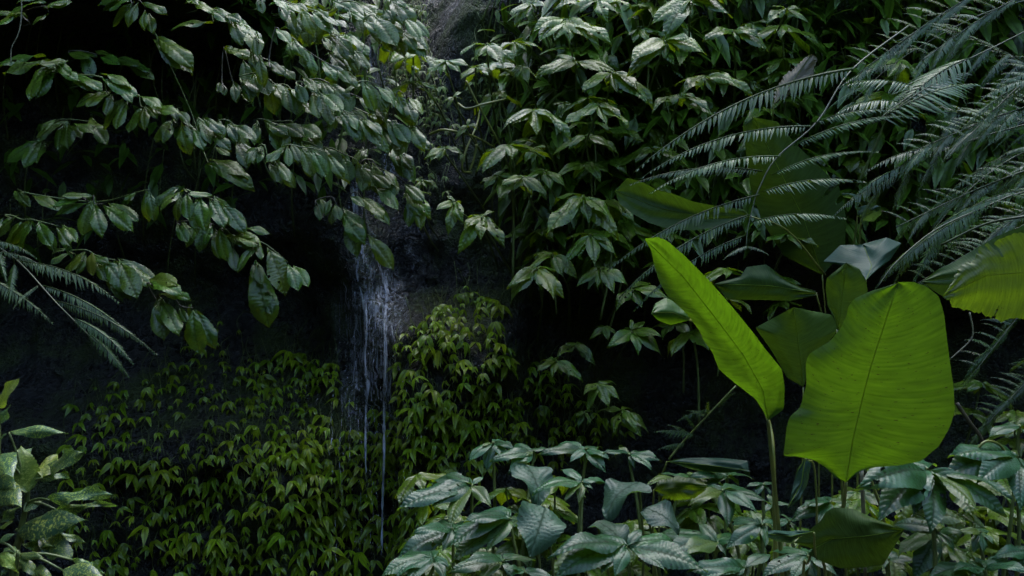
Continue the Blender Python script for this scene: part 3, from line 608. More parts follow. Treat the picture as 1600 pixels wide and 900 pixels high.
paddle('tall narrow bright green paddle leaf leaning back, tip curled',
       [(1200,657),(1193,643),(1180,623),(1150,600),(1123,577),(1113,550),(1100,533),(1093,517),(1073,490),(1043,463),(1030,440),(1023,417),(1017,390),(1008,375)],
       [(1200,657),(1225,640),(1226,605),(1222,577),(1197,547),(1177,520),(1147,483),(1107,437),(1067,397),(1042,376),(1028,370),(1008,373)],
       [(1200,657),(1192,610),(1162,556),(1120,500),(1065,430),(1008,374)], 3.0, -.16, -.05, petiole=[(1200,655,3.0),(1206,720,3.02),(1214,800,3.04),(1222,905,3.06)], lean=-.05)
paddle('giant rounded bright green paddle leaf with notched left side',
       [(1322,754),(1307,747),(1290,730),(1270,718),(1243,713),(1224,713),(1227,687),(1229,668),(1234,651),(1250,637),(1255,620),(1260,600),(1259,567),(1264,553),(1277,545),(1297,533),(1313,513),(1323,493),(1325,480),(1334,467),(1360,455),(1403,442)],
       [(1322,754),(1330,747),(1343,737),(1367,730),(1407,727),(1440,720),(1467,697),(1483,670),(1492,643),(1490,605),(1487,585),(1480,533),(1475,490),(1467,463),(1447,447),(1425,440),(1403,441)],
       [(1322,754),(1332,690),(1353,600),(1363,565),(1380,513),(1403,442)], 2.9, -.2, .05, petiole=[(1322,754,2.9),(1318,790,2.92),(1308,850,2.95),(1295,905,2.97)], sm=1)
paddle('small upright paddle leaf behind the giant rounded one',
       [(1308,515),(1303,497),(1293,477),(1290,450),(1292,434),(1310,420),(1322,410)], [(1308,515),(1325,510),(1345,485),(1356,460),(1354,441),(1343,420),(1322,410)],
       [(1308,515),(1315,470),(1323,410)], 3.15, -.06, .03, petiole=[(1308,515,3.15),(1310,650,3.2),(1322,900,3.25)], mat=M_PADDLE_SHADE)
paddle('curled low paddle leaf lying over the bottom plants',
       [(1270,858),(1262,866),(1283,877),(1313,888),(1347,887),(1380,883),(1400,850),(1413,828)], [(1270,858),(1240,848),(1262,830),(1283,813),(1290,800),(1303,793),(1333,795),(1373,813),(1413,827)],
       [(1270,858),(1300,842),(1350,838),(1413,828)], 2.7, -.12, .03, petiole=[(1272,855,2.7),(1262,880,2.72),(1255,910,2.74)], mat=M_PADDLE_SHADE)
paddle('grey-blue turned-up flap at the left end of curled low leaf',
       [(1272,830),(1250,838),(1235,849),(1215,846),(1200,840)], [(1272,830),(1250,829),(1230,830),(1210,828),(1200,830)],
       [(1272,830),(1235,838),(1200,834)], 2.66, -.1, .02, petiole=[(1272,832,2.68),(1275,870,2.7),(1290,910,2.72)], mat=M_PADDLE_G)
paddle('yellowing torn paddle leaf at the right edge with a bright fold',
       [(1690,440),(1650,470),(1600,499),(1577,497),(1567,504),(1553,500),(1533,490),(1510,484),(1487,480),(1484,470),(1473,464)],
       [(1690,440),(1660,390),(1620,360),(1577,367),(1555,378),(1530,387),(1522,407),(1500,415),(1487,443),(1473,462)],
       [(1690,440),(1600,425),(1540,430),(1473,463)], 3.1, -.05, .015, mat=M_PADDLE_Y, tear=3, petiole=[(1690,440,3.1),(1720,600,3.2)], rag=5, sm=1)
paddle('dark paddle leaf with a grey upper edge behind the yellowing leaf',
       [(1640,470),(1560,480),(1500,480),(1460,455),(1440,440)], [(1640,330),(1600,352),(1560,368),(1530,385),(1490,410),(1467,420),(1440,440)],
       [(1640,400),(1550,430),(1440,440)], 3.5, -.05, .03, mat=M_PADDLE_SHADE, petiole=[(1640,400,3.5),(1660,600,3.6)])
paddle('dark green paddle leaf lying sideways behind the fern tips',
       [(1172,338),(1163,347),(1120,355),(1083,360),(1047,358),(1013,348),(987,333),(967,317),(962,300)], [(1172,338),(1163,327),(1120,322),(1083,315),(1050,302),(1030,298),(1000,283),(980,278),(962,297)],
       [(1172,338),(1100,340),(1030,325),(962,298)], 4.5, -.2, -.06, mat=M_PADDLE_SHADE, petiole=[(1172,338,4.5),(1230,360,4.6),(1290,430,4.7)], foot=None)
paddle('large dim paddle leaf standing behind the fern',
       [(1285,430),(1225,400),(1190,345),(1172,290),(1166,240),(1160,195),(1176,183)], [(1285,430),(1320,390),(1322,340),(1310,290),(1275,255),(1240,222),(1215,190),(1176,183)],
       [(1285,430),(1255,340),(1215,260),(1176,183)], 4.9, -.12, .05, tear=2, lean=-.03, mat=M_PADDLE_SHADE, petiole=[(1285,430,4.7),(1290,520,4.75),(1280,640,4.8)])
paddle('stub of a leaf with a white curled rim left of tall narrow leaf',
       [(1078,500),(1060,505),(1047,508),(1027,500),(1018,490)], [(1078,500),(1070,480),(1040,465),(1024,474),(1018,489)],
       [(1078,500),(1050,488),(1018,489)], 3.6, -.08, .05, mat=M_PADDLE, petiole=[(1078,500,3.6),(1120,525,3.5),(1195,640,3.3),(1210,780,3.2)])
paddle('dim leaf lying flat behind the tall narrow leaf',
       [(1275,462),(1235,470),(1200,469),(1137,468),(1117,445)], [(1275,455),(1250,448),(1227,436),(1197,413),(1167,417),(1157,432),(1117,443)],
       [(1275,458),(1200,446),(1117,444)], 3.9, -.1, .02, mat=M_PADDLE_SHADE, petiole=[(1275,458,3.9),(1300,560,4.0),(1300,700,4.1)])
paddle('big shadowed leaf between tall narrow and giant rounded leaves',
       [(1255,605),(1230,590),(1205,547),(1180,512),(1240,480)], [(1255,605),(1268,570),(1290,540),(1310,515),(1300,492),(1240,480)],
       [(1255,605),(1248,540),(1240,480)], 3.7, -.1, .06, mat=M_PADDLE_SHADE, petiole=[(1255,605,3.7),(1255,700,3.72),(1250,850,3.75)])
paddle('folded blue-grey leaf top under the hanging fern',
       [(1353,438),(1333,418),(1300,412),(1286,409),(1313,383),(1345,382)], [(1353,438),(1370,423),(1390,407),(1409,380),(1385,371),(1345,382)],
       [(1353,438),(1362,415),(1350,384)], 3.7, .18, .10, mat=M_PADDLE_G, petiole=[(1353,438,3.7),(1345,520,3.8),(1340,700,3.85)])
paddle('small round grey leaf among the fern stems',
       [(1340,338),(1350,345),(1365,346),(1377,335),(1376,322)], [(1340,338),(1338,326),(1350,321),(1365,320),(1376,322)], [(1340,338),(1358,333),(1376,322)], 4.3, -.1, .02, mat=M_PADDLE_G, petiole=[(1340,338,4.3),(1330,420,4.4),(1325,520,4.5)], midr=.002, foot=None)
paddle('grey leaf tip curling over the fern stems',
       [(1347,322),(1335,312),(1318,308),(1314,302)], [(1347,322),(1342,306),(1330,302),(1314,302)], [(1347,322),(1333,307),(1314,302)], 4.4, -.05, .02, mat=M_PADDLE_G, petiole=[(1347,322,4.4),(1340,420,4.5)], midr=.002, foot=None)
paddle('long pale grey blade lying level on the thicket against black rock',
       [(1042,721),(1070,730),(1100,738),(1135,739),(1160,736),(1171,745)], [(1042,721),(1065,716),(1100,715),(1135,716),(1168,720),(1171,745)],
       [(1042,721),(1100,726),(1171,735)], 3.9, -.15, .02, mat=M_PADDLE_G, petiole=[(1042,721,3.9),(1030,780,3.95)])
paddle('brown mottled leaf turned edge-up in the thicket',
       [(1022,765),(1035,778),(1055,782),(1085,779),(1103,765)], [(1022,765),(1030,750),(1060,744),(1085,748),(1105,757)], [(1022,765),(1060,762),(1104,760)], 3.5, -.06, .02, mat=M_PADDLE_Y, petiole=[(1022,765,3.5),(1020,830,3.52)], rag=2)
paddle('narrow dark blade hanging under the giant rounded leaf',
       [(1258,716),(1245,735),(1238,765),(1230,795)], [(1258,716),(1268,722),(1262,755),(1250,780),(1230,795)], [(1258,716),(1252,755),(1230,795)], 3.4, -.05, .01, mat=M_PADDLE_G, petiole=[(1258,716,3.4),(1275,760,3.42)], midr=.002)
paddle('withered tan and green broken leaf caught above the fern',
       [(1209,163),(1211,142),(1226,117),(1240,107),(1258,90),(1270,84)], [(1209,163),(1228,152),(1248,135),(1270,117),(1273,103),(1278,93),(1270,84)],
       [(1209,163),(1235,132),(1270,84)], 5.0, .1, .04, mat=M_DEAD, petiole=[(1209,163,5.0),(1200,260,5.2)], rag=3, midr=.002, foot=None)

# ---------------------------------------------------------------- ferns
def pinna_mesh(seed, pairs=24, ll=.135, fall=.35, mat=None, wl=.0075):
    rr = random.Random(seed); V, F, UV, VE = [], [], [], []
    def cur(t): return Vector((0.03 * math.sin(seed + t * 2), t, 0.06 * 4 * t * (1 - t) - .06 * t ** 3))
    for k in range(pairs):
        t = .04 + .95 * k / (pairs - 1)
        prof = (min(1, .45 + t * 2.2)) * (1 - .78 * sst(.45, 1.0, t))
        for s in (-1, 1):
            p = cur(min(1, t + (0.012 if s > 0 else 0))); L = ll * prof * rr.uniform(.78, 1.12)
            if rr.random() < .05: continue
            an = math.radians(60 - 22 * t + rr.uniform(-10, 10)); d = Vector((s * math.sin(an), math.cos(an), -fall * rr.uniform(.6, 1.3))).normalized()
            nrm = Vector((s * .3, .1, 1)); nrm = (nrm - d * nrm.dot(d)).normalized(); sd = d.cross(nrm); hw = wl * (0.55 + .6 * prof)
            o = len(V); ns = 5
            for q in range(ns + 1):
                u = q / ns; c = p + d * (L * u) + Vector((0, .12 * L * u * u, -.30 * L * u * u)); ww = hw * (math.sin(math.pi * (0.12 + .88 * u) ** .7) if q < ns else .05)
                for e in (-1, 0, 1):
                    V.append(c + sd * (ww * e) + nrm * (-.25 * ww * abs(e))); UV.append((.5 + .5 * e, u)); VE.append(0.1 if e == 0 else 1)
            for q in range(ns):
                for e in range(2): a = o + q * 3 + e; F.append((a, a + 1, a + 4, a + 3))
    tv, tf = tube_geo([cur(i / 14) for i in range(15)], .006, .002, 4, len(V))
    V += tv; F += tf; UV += [(.5, .5)] * len(tv); VE += [0.0] * len(tv)
    return mesh_from('fern_pinna', V, F, mat or M_FERN, UV, VE)
PIN = [pinna_mesh(s, 33, .125, .4, None, .0085) for s in range(5)]
PIN_FINE = [pinna_mesh(s + 40, 42, .072, .45, None, .0062) for s in range(4)]
PIN_BIG = [pinna_mesh(s + 20, 20, .24, .25, None, .012) for s in range(2)]
PIN_LONG = [pinna_mesh(s + 30, 26, .2, .6, None, .011) for s in range(3)]
def fern(label, rach, pins, Y=None, camb=.3, meshes=None, r=.006, foot=None, nz=.9, group='feathery fern fronds'):
    pts = [at(x, y, yy) for x, y, yy in rach]
    th = empty('fern_frond', pts[0]); tag(th, label, 'fern', group)
    tube('rachis', pts, r * .7, r * .3, M_RACHIS, th, 6, 5)
    for p in pins:
        bx, by, tx, ty = p[:4]; Yb = p[4] if len(p) > 4 else Y; dY = p[5] if len(p) > 5 else R.uniform(-.12, .05)
        b = at(bx, by, Yb); t = at(tx, ty, Yb + dY)
        child('pinna', R.choice(meshes or (PIN_FINE if math.hypot(tx - bx, ty - by) > 165 else PIN)), th, frame(b, t, Vector((R.uniform(-.15, .15), -camb + R.uniform(-.12, .12), nz)), R.uniform(.9, 1.15)))
    return th
fern('bright front fern frond with comb-like branches reaching left over dark gap',
     [(1420,40,4.5),(1330,110,4.25),(1277,190,4.1),(1213,247,4.0),(1185,297,3.95),(1176,325,3.93),(1168,360,3.9),(1166,384,3.88)],
     [(1333,107,985,240,4.2,-.2),(1262,196,1005,262,4.1,-.2),(1215,243,1017,287,4.0,-.2),(1190,267,985,274,4.0,-.1),(1182,302,945,410,3.95,-.15),(1174,338,960,450,3.92,-.12),(1167,370,985,472,3.9,-.1),
      (1275,190,1398,168,4.1,-.15),(1240,226,1426,174,4.05,-.15),(1206,272,1368,230,4.0,-.15),(1190,300,1352,274,3.95,-.15),(1176,346,1322,332,3.92,-.15),(1166,384,1130,402,3.88,-.08),(1166,384,1200,396,3.88,-.08)], camb=.45)
fern('fern frond whose broad leaflets fan out below the dark trunk',
     [(1640,30,4.9),(1560,70,4.7),(1480,110,4.5),(1400,165,4.35),(1370,190,4.3)],
     [(1470,118,1380,176,4.5),(1520,92,1390,168,4.55,-.2),(1370,188,1508,104,4.35,.15),(1380,178,1525,122,4.35,.1),(1405,160,1310,168,4.3,-.1),(1440,140,1330,125,4.45,-.1)], meshes=PIN_BIG, camb=.6)
fern('fern frond arching from the top right corner behind the front frond',
     [(1640,-10,5.2),(1540,20,5.1),(1460,60,5.0),(1390,105,4.9),(1330,160,4.85)],
     [(1520,28,1440,20,5.1),(1480,48,1400,60,5.0),(1440,74,1360,95,5.0),(1400,98,1310,130,4.9),(1360,130,1290,168,4.9),(1500,40,1480,90,5.0),(1450,66,1430,120,5.0),(1410,95,1390,140,4.9),(1370,125,1345,175,4.9),(1335,158,1300,190,4.85)], camb=.4)
fern('shaded fern frond sweeping in from the right edge below the fan',
     [(1690,170,4.6),(1600,195,4.5),(1530,215,4.4),(1450,245,4.3),(1375,290,4.25)],
     [(1580,200,1500,195,4.5),(1540,212,1415,238,4.4),(1490,230,1350,256,4.35,-.15),(1440,250,1330,300,4.3,-.12),(1400,275,1300,330,4.28,-.1),(1570,204,1555,222,4.5),(1520,218,1490,275,4.4),(1470,238,1430,300,4.35),(1425,260,1390,330,4.3),(1380,288,1340,360,4.25)], camb=.45)
fern('fern frond with thin bare stalks bending down over the blue-grey leaf',
     [(1690,290,4.2),(1600,300,4.1),(1535,325,4.0),(1460,360,3.9),(1400,410,3.8),(1370,450,3.75)],
     [(1600,298,1480,345,4.1),(1560,312,1440,370,4.0),(1520,330,1420,400,3.95),(1480,350,1380,430,3.9),(1440,378,1368,448,3.85),(1540,322,1470,410,4.0),(1500,340,1420,440,3.95),(1450,370,1395,446,3.85)], camb=.45, meshes=PIN_LONG[:2] + PIN)
fern('dark fern frond filling the gap at the right edge above the yellowing leaf',
     [(1700,210,4.7),(1620,230,4.6),(1560,260,4.5),(1500,310,4.4),(1450,370,4.3)],
     [(1620,228,1560,245,4.6),(1590,242,1510,275,4.55),(1560,260,1480,300,4.5),(1530,285,1440,330,4.45),(1500,310,1420,360,4.4),(1600,238,1590,300,4.6),(1570,254,1545,330,4.5),(1540,276,1510,350,4.45),(1510,300,1480,370,4.4),(1470,340,1450,400,4.35)], camb=.4)
fern('fern frond tips poking in from the right edge at mid height',
     [(1720,100,4.0),(1660,110,3.95),(1600,130,3.9),(1550,175,3.85)],
     [(1640,112,1558,128,3.95),(1600,130,1500,196,3.9),(1660,250,1575,268,3.9),(1640,330,1560,345,3.7),(1620,122,1530,150,3.9),(1580,148,1520,205,3.88)], camb=.5)
fern('drooping fern frond at the left edge over the dark hollow',
     [(-60,350,3.7),(-20,375,3.65),(30,410,3.6),(85,470,3.5),(120,505,3.45),(150,535,3.4)],
     [(-20,376,55,398,3.65,-.05),(0,392,62,412,3.62,-.05),(32,410,182,462,3.6,-.1),(20,404,120,436,3.6,.1),(62,448,218,520,3.55,-.12),(85,470,240,548,3.5,-.1),(112,498,206,562,3.45,-.1),(-20,430,82,498,3.6,-.05),(20,412,12,470,3.6,-.1),(60,446,20,480,3.6,-.1),(0,390,10,440,3.65,-.1),(140,522,205,585,3.42,-.06)], camb=.5)
for k, (bx, by, tx, ty, lab) in enumerate([(1660,150,1420,215,'fern frond spreading level behind the shaded sweeping frond'),(1660,90,1500,200,'fern frond falling steeply at the right edge'),(1660,290,1500,390,'fern frond bending towards the yellowing leaf'),(1560,-30,1340,90,'pale fern frond arching above the withered leaf'),(1650,250,1400,330,'layered fern frond crossing the middle of the right side'),(1640,200,1460,150,'fern frond lying under the broad-leaflet fan'),(1650,330,1430,420,'fern frond hanging above the yellowing leaf'),(1620,-20,1440,70,'fern frond drooping from the top edge at far right'),(1640,120,1480,20,'dim fern frond high at the right edge under the dark trunk'),(1660,420,1520,560,'dim fern frond in shade below the yellowing leaf'),(1650,560,1540,640,'dim small fern low at the right edge')]):
    Y = (4.5, 4.3, 4.0, 5.1, 4.4, 4.8, 4.2, 5.0, 5.2, 4.6, 4.6)[k]
    rch = [(bx + (tx - bx) * t, by + (ty - by) * t + 25 * t * t, Y - .3 * t) for t in (0, .3, .6, 1)]
    ps = []
    for q in range(12):
        t = .12 + .88 * q / 12; x = bx + (tx - bx) * t; y = by + (ty - by) * t + 25 * t * t
        for sg in (-1, 1): ps.append((x, y, x - 58 * (1 - .4 * t) * R.uniform(.8, 1.15), y + sg * 30 + 16 + R.uniform(-6, 6), Y - .3 * t))
    fern(lab, rch, ps, camb=.4)

# palm seedling
th = empty('palm_seedling', at(1045, 718, 4.3)); tag(th, 'thin bending palm seedling with small tufts before the black rock', 'palm')
tube('stem', [at(1045, 718, 4.3), at(1068, 690, 4.3), at(1105, 650, 4.28), at(1150, 603, 4.25)], .005, .004, M_STEM, th)
for bx, by, tx, ty in ((1105,650,1108,625),(1110,640,1060,655),(1088,672,1070,648),(1085,678,1025,672),(1070,692,1030,700),(1105,650,1075,640),(1120,636,1145,612),(1080,680,1045,662)):
    child('leaf', R.choice(PIN_LONG), th, frame(at(bx, by, 4.29), at(tx, ty, 4.22), Vector((0, -.5, .8)), .8))

# ---------------------------------------------------------------- speckled plants, lower left
def speckled(c, Y, stem, leaves, label):
    g = at(*cf(c, *stem[0]), Y); g.z = ground_z(g.x, Y)
    th = empty('speckled_plant', g); tag(th, label, 'plant', 'speckled-leaf plants')
    pts = [g] + [at(*cf(c, *s), Y) for s in stem]
    tube('stem', pts, .012, .006, M_STEM, th, 8)
    for i, (bx, by, tx, ty, w, young, dY) in enumerate(leaves):
        b = at(*cf(c, bx, by), Y + R.uniform(-.03, .03)); t = at(*cf(c, tx, ty), Y + dY)
        o = child('leaf', R.choice(LV_VARY if young else LV_VAR), th, frame(b, t, Vector((R.uniform(-.1, .1), -.75, .6)), w * 1.12))
        near = min(pts[1:], key=lambda p: (p - b).length)
        tube('petiole', [near, near.lerp(b, .5) + Vector((0, 0, .01)), b], .0045, .003, M_STEM, th, 6, 3)
speckled(9, 2.9, [(70, 900), (95, 700), (125, 560), (130, 500)], [
    (42,226,318,222,.42,0,-.03),(128,512,98,282,1.15,1,.03),(200,440,262,322,1.25,1,.06),(215,430,378,312,1.0,0,-.05),(238,545,528,508,.55,0,-.05),(268,592,534,556,.35,0,-.02),(72,690,390,628,.78,0,-.08),
    (110,748,255,762,.6,0,-.06),(200,716,338,824,.9,0,-.1),(260,708,404,740,.7,0,.02),(160,440,330,430,.7,0,.05),(110,600,200,540,.9,0,.02),(60,380,150,290,.6,0,.1)], 'speckled dumb-cane plant with yellow-green spotted upright leaf')
speckled(9, 2.8, [(-40, 900), (-30, 600), (-10, 300), (-10, 120)], [
    (-10,112,78,-24,1.0,1,.0),(-5,192,48,98,.9,0,.0),(0,260,30,230,.8,0,0),(-20,420,70,490,.9,0,-.05),(60,570,5,395,.9,0,.02),(0,650,95,570,.9,0,0),(0,680,60,640,.8,1,0),(0,330,60,420,.9,0,-.1),(-10,480,100,560,.8,0,-.1)], 'speckled plant cut by the left edge with a tall yellow-spotted top leaf')
speckled(9, 2.7, [(60, 940), (70, 880), (85, 800)], [
    (290,872,494,906,.8,0,-.06),(345,826,490,886,.6,0,-.02),(92,818,182,906,.7,0,-.06),(-10,742,72,698,.8,0,0),(90,800,200,810,.5,0,-.05),(60,830,0,900,.8,0,-.05),(150,860,240,910,.7,0,-.05),(0,800,80,870,.8,1,-.06),(80,800,10,770,.7,0,.05)], 'low speckled plant at the bottom left corner with trailing grey-green leaves')

# ---------------------------------------------------------------- creeper curtains on the wet wall
def cluster_mesh(seed, mat, nl=None, asp=.38):
    rr = random.Random(seed + 400); V, F, UV, VE = [], [], [], []; nl = nl or rr.choice((5, 6, 7))
    for k in range(nl):
        az = 2 * math.pi * k / nl + rr.uniform(-.3, .3); L = rr.uniform(.75, 1.15) * (1.1 if math.cos(az) > 0 else .8)
        # local frame: x right, y out of the wall towards the viewer, z up
        dv = Vector((math.sin(az), .35 + .45 * math.cos(az), -.2 - .2 * abs(math.sin(az)) - .35 * rr.random())).normalized()
        up = Vector((0, .45, 1)); up = (up - dv * up.dot(dv)).normalized(); sd = dv.cross(up); o = len(V); ns = 6
        for q in range(ns + 1):
            u = q / ns; hw = asp * .5 * L * max(.03, w_ovat(u)); c = dv * (L * u) + Vector((0, 0, -.45 * L * u * u)) + up * (.12 * math.sin(math.pi * u))
            for e in (-1, 0, 1):
                V.append(c + sd * hw * e - up * (.18 * hw * abs(e) * (-1))); UV.append((.5 + .5 * e, u)); VE.append(.1 if e == 0 else 1)
        for q in range(ns):
            for e in range(2): a = o + q * 3 + e; F.append((a, a + 1, a + 4, a + 3))
    return mesh_from('leaf_cluster', V, F, mat, UV, VE)
CL = [cluster_mesh(s, M_CREEP) for s in range(10)]
CLP = [cluster_mesh(s + 50, M_MOSSY) for s in range(5)]
def inside(x, y, P):
    c = False
    for (x1, y1), (x2, y2) in zip(P, P[1:] + P[:1]):
        if (y1 > y) != (y2 > y) and x < (x2 - x1) * (y - y1) / (y2 - y1) + x1: c = not c
    return c
def creeper(label, poly, dmin, size, meshes=None, hang=True, off=(.03, .14), stemm=None):
    xs_ = [p[0] for p in poly]; ys_ = [p[1] for p in poly]; pts = []
    for _ in range(int((max(xs_) - min(xs_)) * (max(ys_) - min(ys_)) / dmin / dmin * 9)):
        if len(pts) >= 290: break
        u = R.uniform(min(xs_), max(xs_)); v = R.uniform(min(ys_), max(ys_))
        if not inside(u, v, poly): continue
        if noise.noise(Vector((u * .02, v * .02, 4.4))) < -.42: continue
        dd = dmin * R.uniform(.45, .77) * (1 - .55 * noise.noise(Vector((u * .013, v * .013, 9.1))))
        if all(abs(u - a) > dd or abs(v - b) > dd * .8 or math.hypot((u - a), (v - b) * 1.25) > dd for a, b in pts): pts.append((u + R.gauss(0, 2), v + R.gauss(0, 2)))
    c0 = on_cliff(sum(p[0] for p in pts) / len(pts), max(p[1] for p in pts), 0)
    th = empty('climbing_creeper', c0); tag(th, label, 'creeper', 'creeper curtains on the wall')
    V, F = [], []
    for (u, v) in pts:
        p = on_cliff(u, v, R.uniform(*off)); s = size * R.choice((.5, .75, .9, 1.0, 1.25)) * R.uniform(.85, 1.15)
        M = Matrix.Translation(p) @ Matrix.Rotation(math.pi + R.uniform(-.9, .9), 4, 'Z') @ Matrix.Rotation(R.uniform(-.55, .35), 4, 'X') @ Matrix.Rotation(R.uniform(-.4, .4), 4, 'Y') @ Matrix.Scale(s, 4)
        child('leaf_cluster', R.choice(meshes or CL), th, M)
        L = R.uniform(15, 55); q = on_cliff(u + R.uniform(-8, 8), v - L * .5, .03); q2 = on_cliff(u + R.uniform(-14, 14), v - L, .01)
        tv, tf = tube_geo(crom([p, q, q2], 3), .0022, .0028, 4, len(V)); V += tv; F += tf
    child('stem', mesh_from('stem', V, F, stemm or M_STEM), th)['kind'] = 'stuff'
    return th
creeper('thin dim creeper at the far left of the lower wall', [(95,640),(150,600),(230,590),(240,760),(235,890),(120,890),(100,780)], 29, .062)
creeper('sparse creeper trailing down from the dark hollow', [(230,590),(280,550),(330,505),(370,500),(385,580),(390,690),(250,690)], 28, .052)
creeper('dense creeper left of the water threads, upper half', [(385,560),(450,545),(530,570),(530,700),(395,700)], 19, .060)
creeper('dense bright creeper crossed by the water threads', [(530,625),(600,640),(640,660),(650,800),(530,800)], 18, .060)
creeper('low creeper left of the water foot', [(240,690),(395,690),(400,895),(240,895)], 26, .066)
creeper('large-leaved creeper beside the water foot', [(400,700),(530,700),(530,895),(400,895)], 23, .074)
creeper('creeper at the foot of the water behind thicket', [(530,800),(650,800),(700,760),(660,895),(530,895)], 24, .076)
creeper('rounded creeper mound right of the falling water', [(740,445),(770,460),(790,500),(800,560),(720,580),(615,590),(620,540),(645,505),(700,465)], 19, .066)
creeper('lower skirt of the rounded creeper mound', [(610,590),(720,580),(800,560),(815,640),(800,720),(700,760),(640,700)], 20, .064)
creeper('dim creeper spreading towards the black rock face', [(800,560),(880,570),(920,640),(985,670),(960,720),(800,720)], 23, .056)
creeper('pale fern-like creeper on the mossy channel rock', [(600,110),(640,85),(680,110),(700,150),(690,190),(650,190),(615,160)], 13, .042, CLP)
creeper('pale tufts clinging left of the boulder', [(632,0),(665,0),(668,60),(650,75),(635,50)], 13, .045, CLP)
creeper('sparse sprigs on the wall under the boulder', [(650,190),(720,180),(735,260),(700,320),(640,300)], 26, .042, CLP)
creeper('small creeper under the leaning whorl', [(740,60),(800,90),(790,180),(730,160)], 20, .05, CLP)

# ---------------------------------------------------------------- falling water
wf = empty('waterfall', on_cliff(600, 890)); tag(wf, 'thin white waterfall trickling in threads down the dark rock', 'waterfall', kind='structure')
M_THREAD = water_mat('water_trickle', 0.42, 0.7, (1, 1, 0.35), 0.55)
def strand(pts, r0, r1, offs, beads=True, mat=None):
    P = [on_cliff(u, v, o) for (u, v), o in zip(pts, offs)]
    P = crom(P, 10); V, F = tube_geo(P, r0, r1, 7, 0, .35)
    ve = []
    for i in range(len(P)):
        e = min(1, i / 6, (len(P) - 1 - i) / 6 + .1); ve += [e] * 7
    return child('water_thread', mesh_from('water_thread', V, F, mat or M_STRAND, None, ve), wf)
def S_(u, v0, v1, k, w=3): return [(u + R.uniform(-w, w) * .6, v0 + (v1 - v0) * i / (k - 1)) for i in range(k)]
strand([(596,418),(603,440),(605,462),(601,500),(602,540),(601,600),(600,660),(600,720),(598,780),(596,880)], .011, .007, [.03,.05,.08,.14,.2,.26,.3,.3,.3,.3])
strand([(590,405),(597,430),(603,455),(603,500),(604,560),(603,640)], .008, .006, [.03,.04,.07,.12,.2,.24])
strand([(574,455),(572,480),(573,520),(570,560),(574,600),(572,640),(571,700),(573,770)], .008, .006, [.03,.05,.1,.15,.2,.22,.24,.25])
strand([(568,575),(573,590),(576,600),(574,625)], .010, .006, [.16,.18,.19,.2])
strand([(560,400),(558,430),(565,460),(573,500)], .007, .005, [.03] * 4)
strand([(612,500),(613,520),(614,545)], .005, .004, [.04, .05, .06])
strand([(549,285),(552,310),(556,345),(562,380),(570,410)], .012, .010, [.03] * 5)
strand([(556,280),(558,330),(566,390),(578,420)], .009, .008, [.03] * 4)
for u, a, b, r in ((520,590,705,.004),(533,590,800,.0045),(557,545,680,.004),(585,555,665,.004),(546,610,760,.003),(610,560,640,.0035),(480,570,640,.003),(590,660,800,.003),(563,690,850,.003),(497,560,640,.0025),(541,560,650,.003),(525,760,880,.0025),(619,520,590,.003),(516,640,760,.0025),(580,720,880,.003)):
    strand(S_(u, a, b, 9, 6), r * .75, r * .5, [.06 + .03 * i for i in range(9)], True, M_THREAD)
for k in range(18):
    u = R.gauss(588, 20); a = R.uniform(425, 480); b = R.uniform(540, 760)
    strand(S_(u, a, b, 9, 5), .003, .0016, [.02 + .025 * i for i in range(9)], True, M_THREAD)
# foaming film where the water slides over the rock
M_VEIL = water_mat('thin_water_veil', 0.46, 0.66, (1.6, 1.6, 0.07), 0.75)
def film(name, poly_c, wpx, rows, mat, off=.014):
    C = resample(poly_c, rows); V, F, VE = [], [], []; m = 12
    for i, c in enumerate(C):
        t = i / (rows - 1)
        w_ = np.interp(t, [k / (len(wpx) - 1) for k in range(len(wpx))], wpx)
        for j in range(m + 1):
            s = j / m * 2 - 1; V.append(on_cliff(c.x + s * w_, c.y, off)); VE.append(max(0, 1 - s * s) ** .8 * min(1, t * 6, (1 - t) * 5))
    for i in range(rows - 1):
        for j in range(m): a = i * (m + 1) + j; F.append((a, a + 1, a + m + 2, a + m + 1))
    return child(name, mesh_from(name, V, F, mat, None, VE), wf)
film('water_film', [(548,270),(558,340),(572,400),(590,450),(600,520),(600,600)], [16,18,32,44,34,16], 70, M_FOAM)
film('water_film', [(572,400),(578,470),(585,540),(585,620),(585,700)], [50,66,62,55,40], 70, M_VEIL, .03)
film('water_film', [(640,300),(640,350),(645,420),(650,500)], [30,40,34,20], 50, water_mat('thin_water_film', 0.56, 0.72, (1, 1, 0.5), 0.35))
film('water_film', [(572,60),(585,90),(595,130),(600,200)], [14,22,18,10], 40, M_FOAM)
film('water_film', [(610,215),(612,260),(600,300),(585,340)], [14,18,18,12], 40, M_FOAM)
V, F = [], []
for k in range(420):
    u = R.gauss(590, 26); v = R.uniform(420, 880); p = on_cliff(u, v, R.uniform(.1, .4)); r = R.uniform(.0012, .003); o = len(V)
    for dx, dy, dz in ((r,0,0),(-r,0,0),(0,r,0),(0,-r,0),(0,0,r*3),(0,0,-r*3)): V.append(p + Vector((dx, dy, dz)))
    for a, b, c in ((0,2,4),(2,1,4),(1,3,4),(3,0,4),(2,0,5),(1,2,5),(3,1,5),(0,3,5)): F.append((o+a, o+b, o+c))
child('water_drops', mesh_from('water_drops', V, F, M_STRAND, None, [.8] * len(V)), wf)['kind'] = 'stuff'

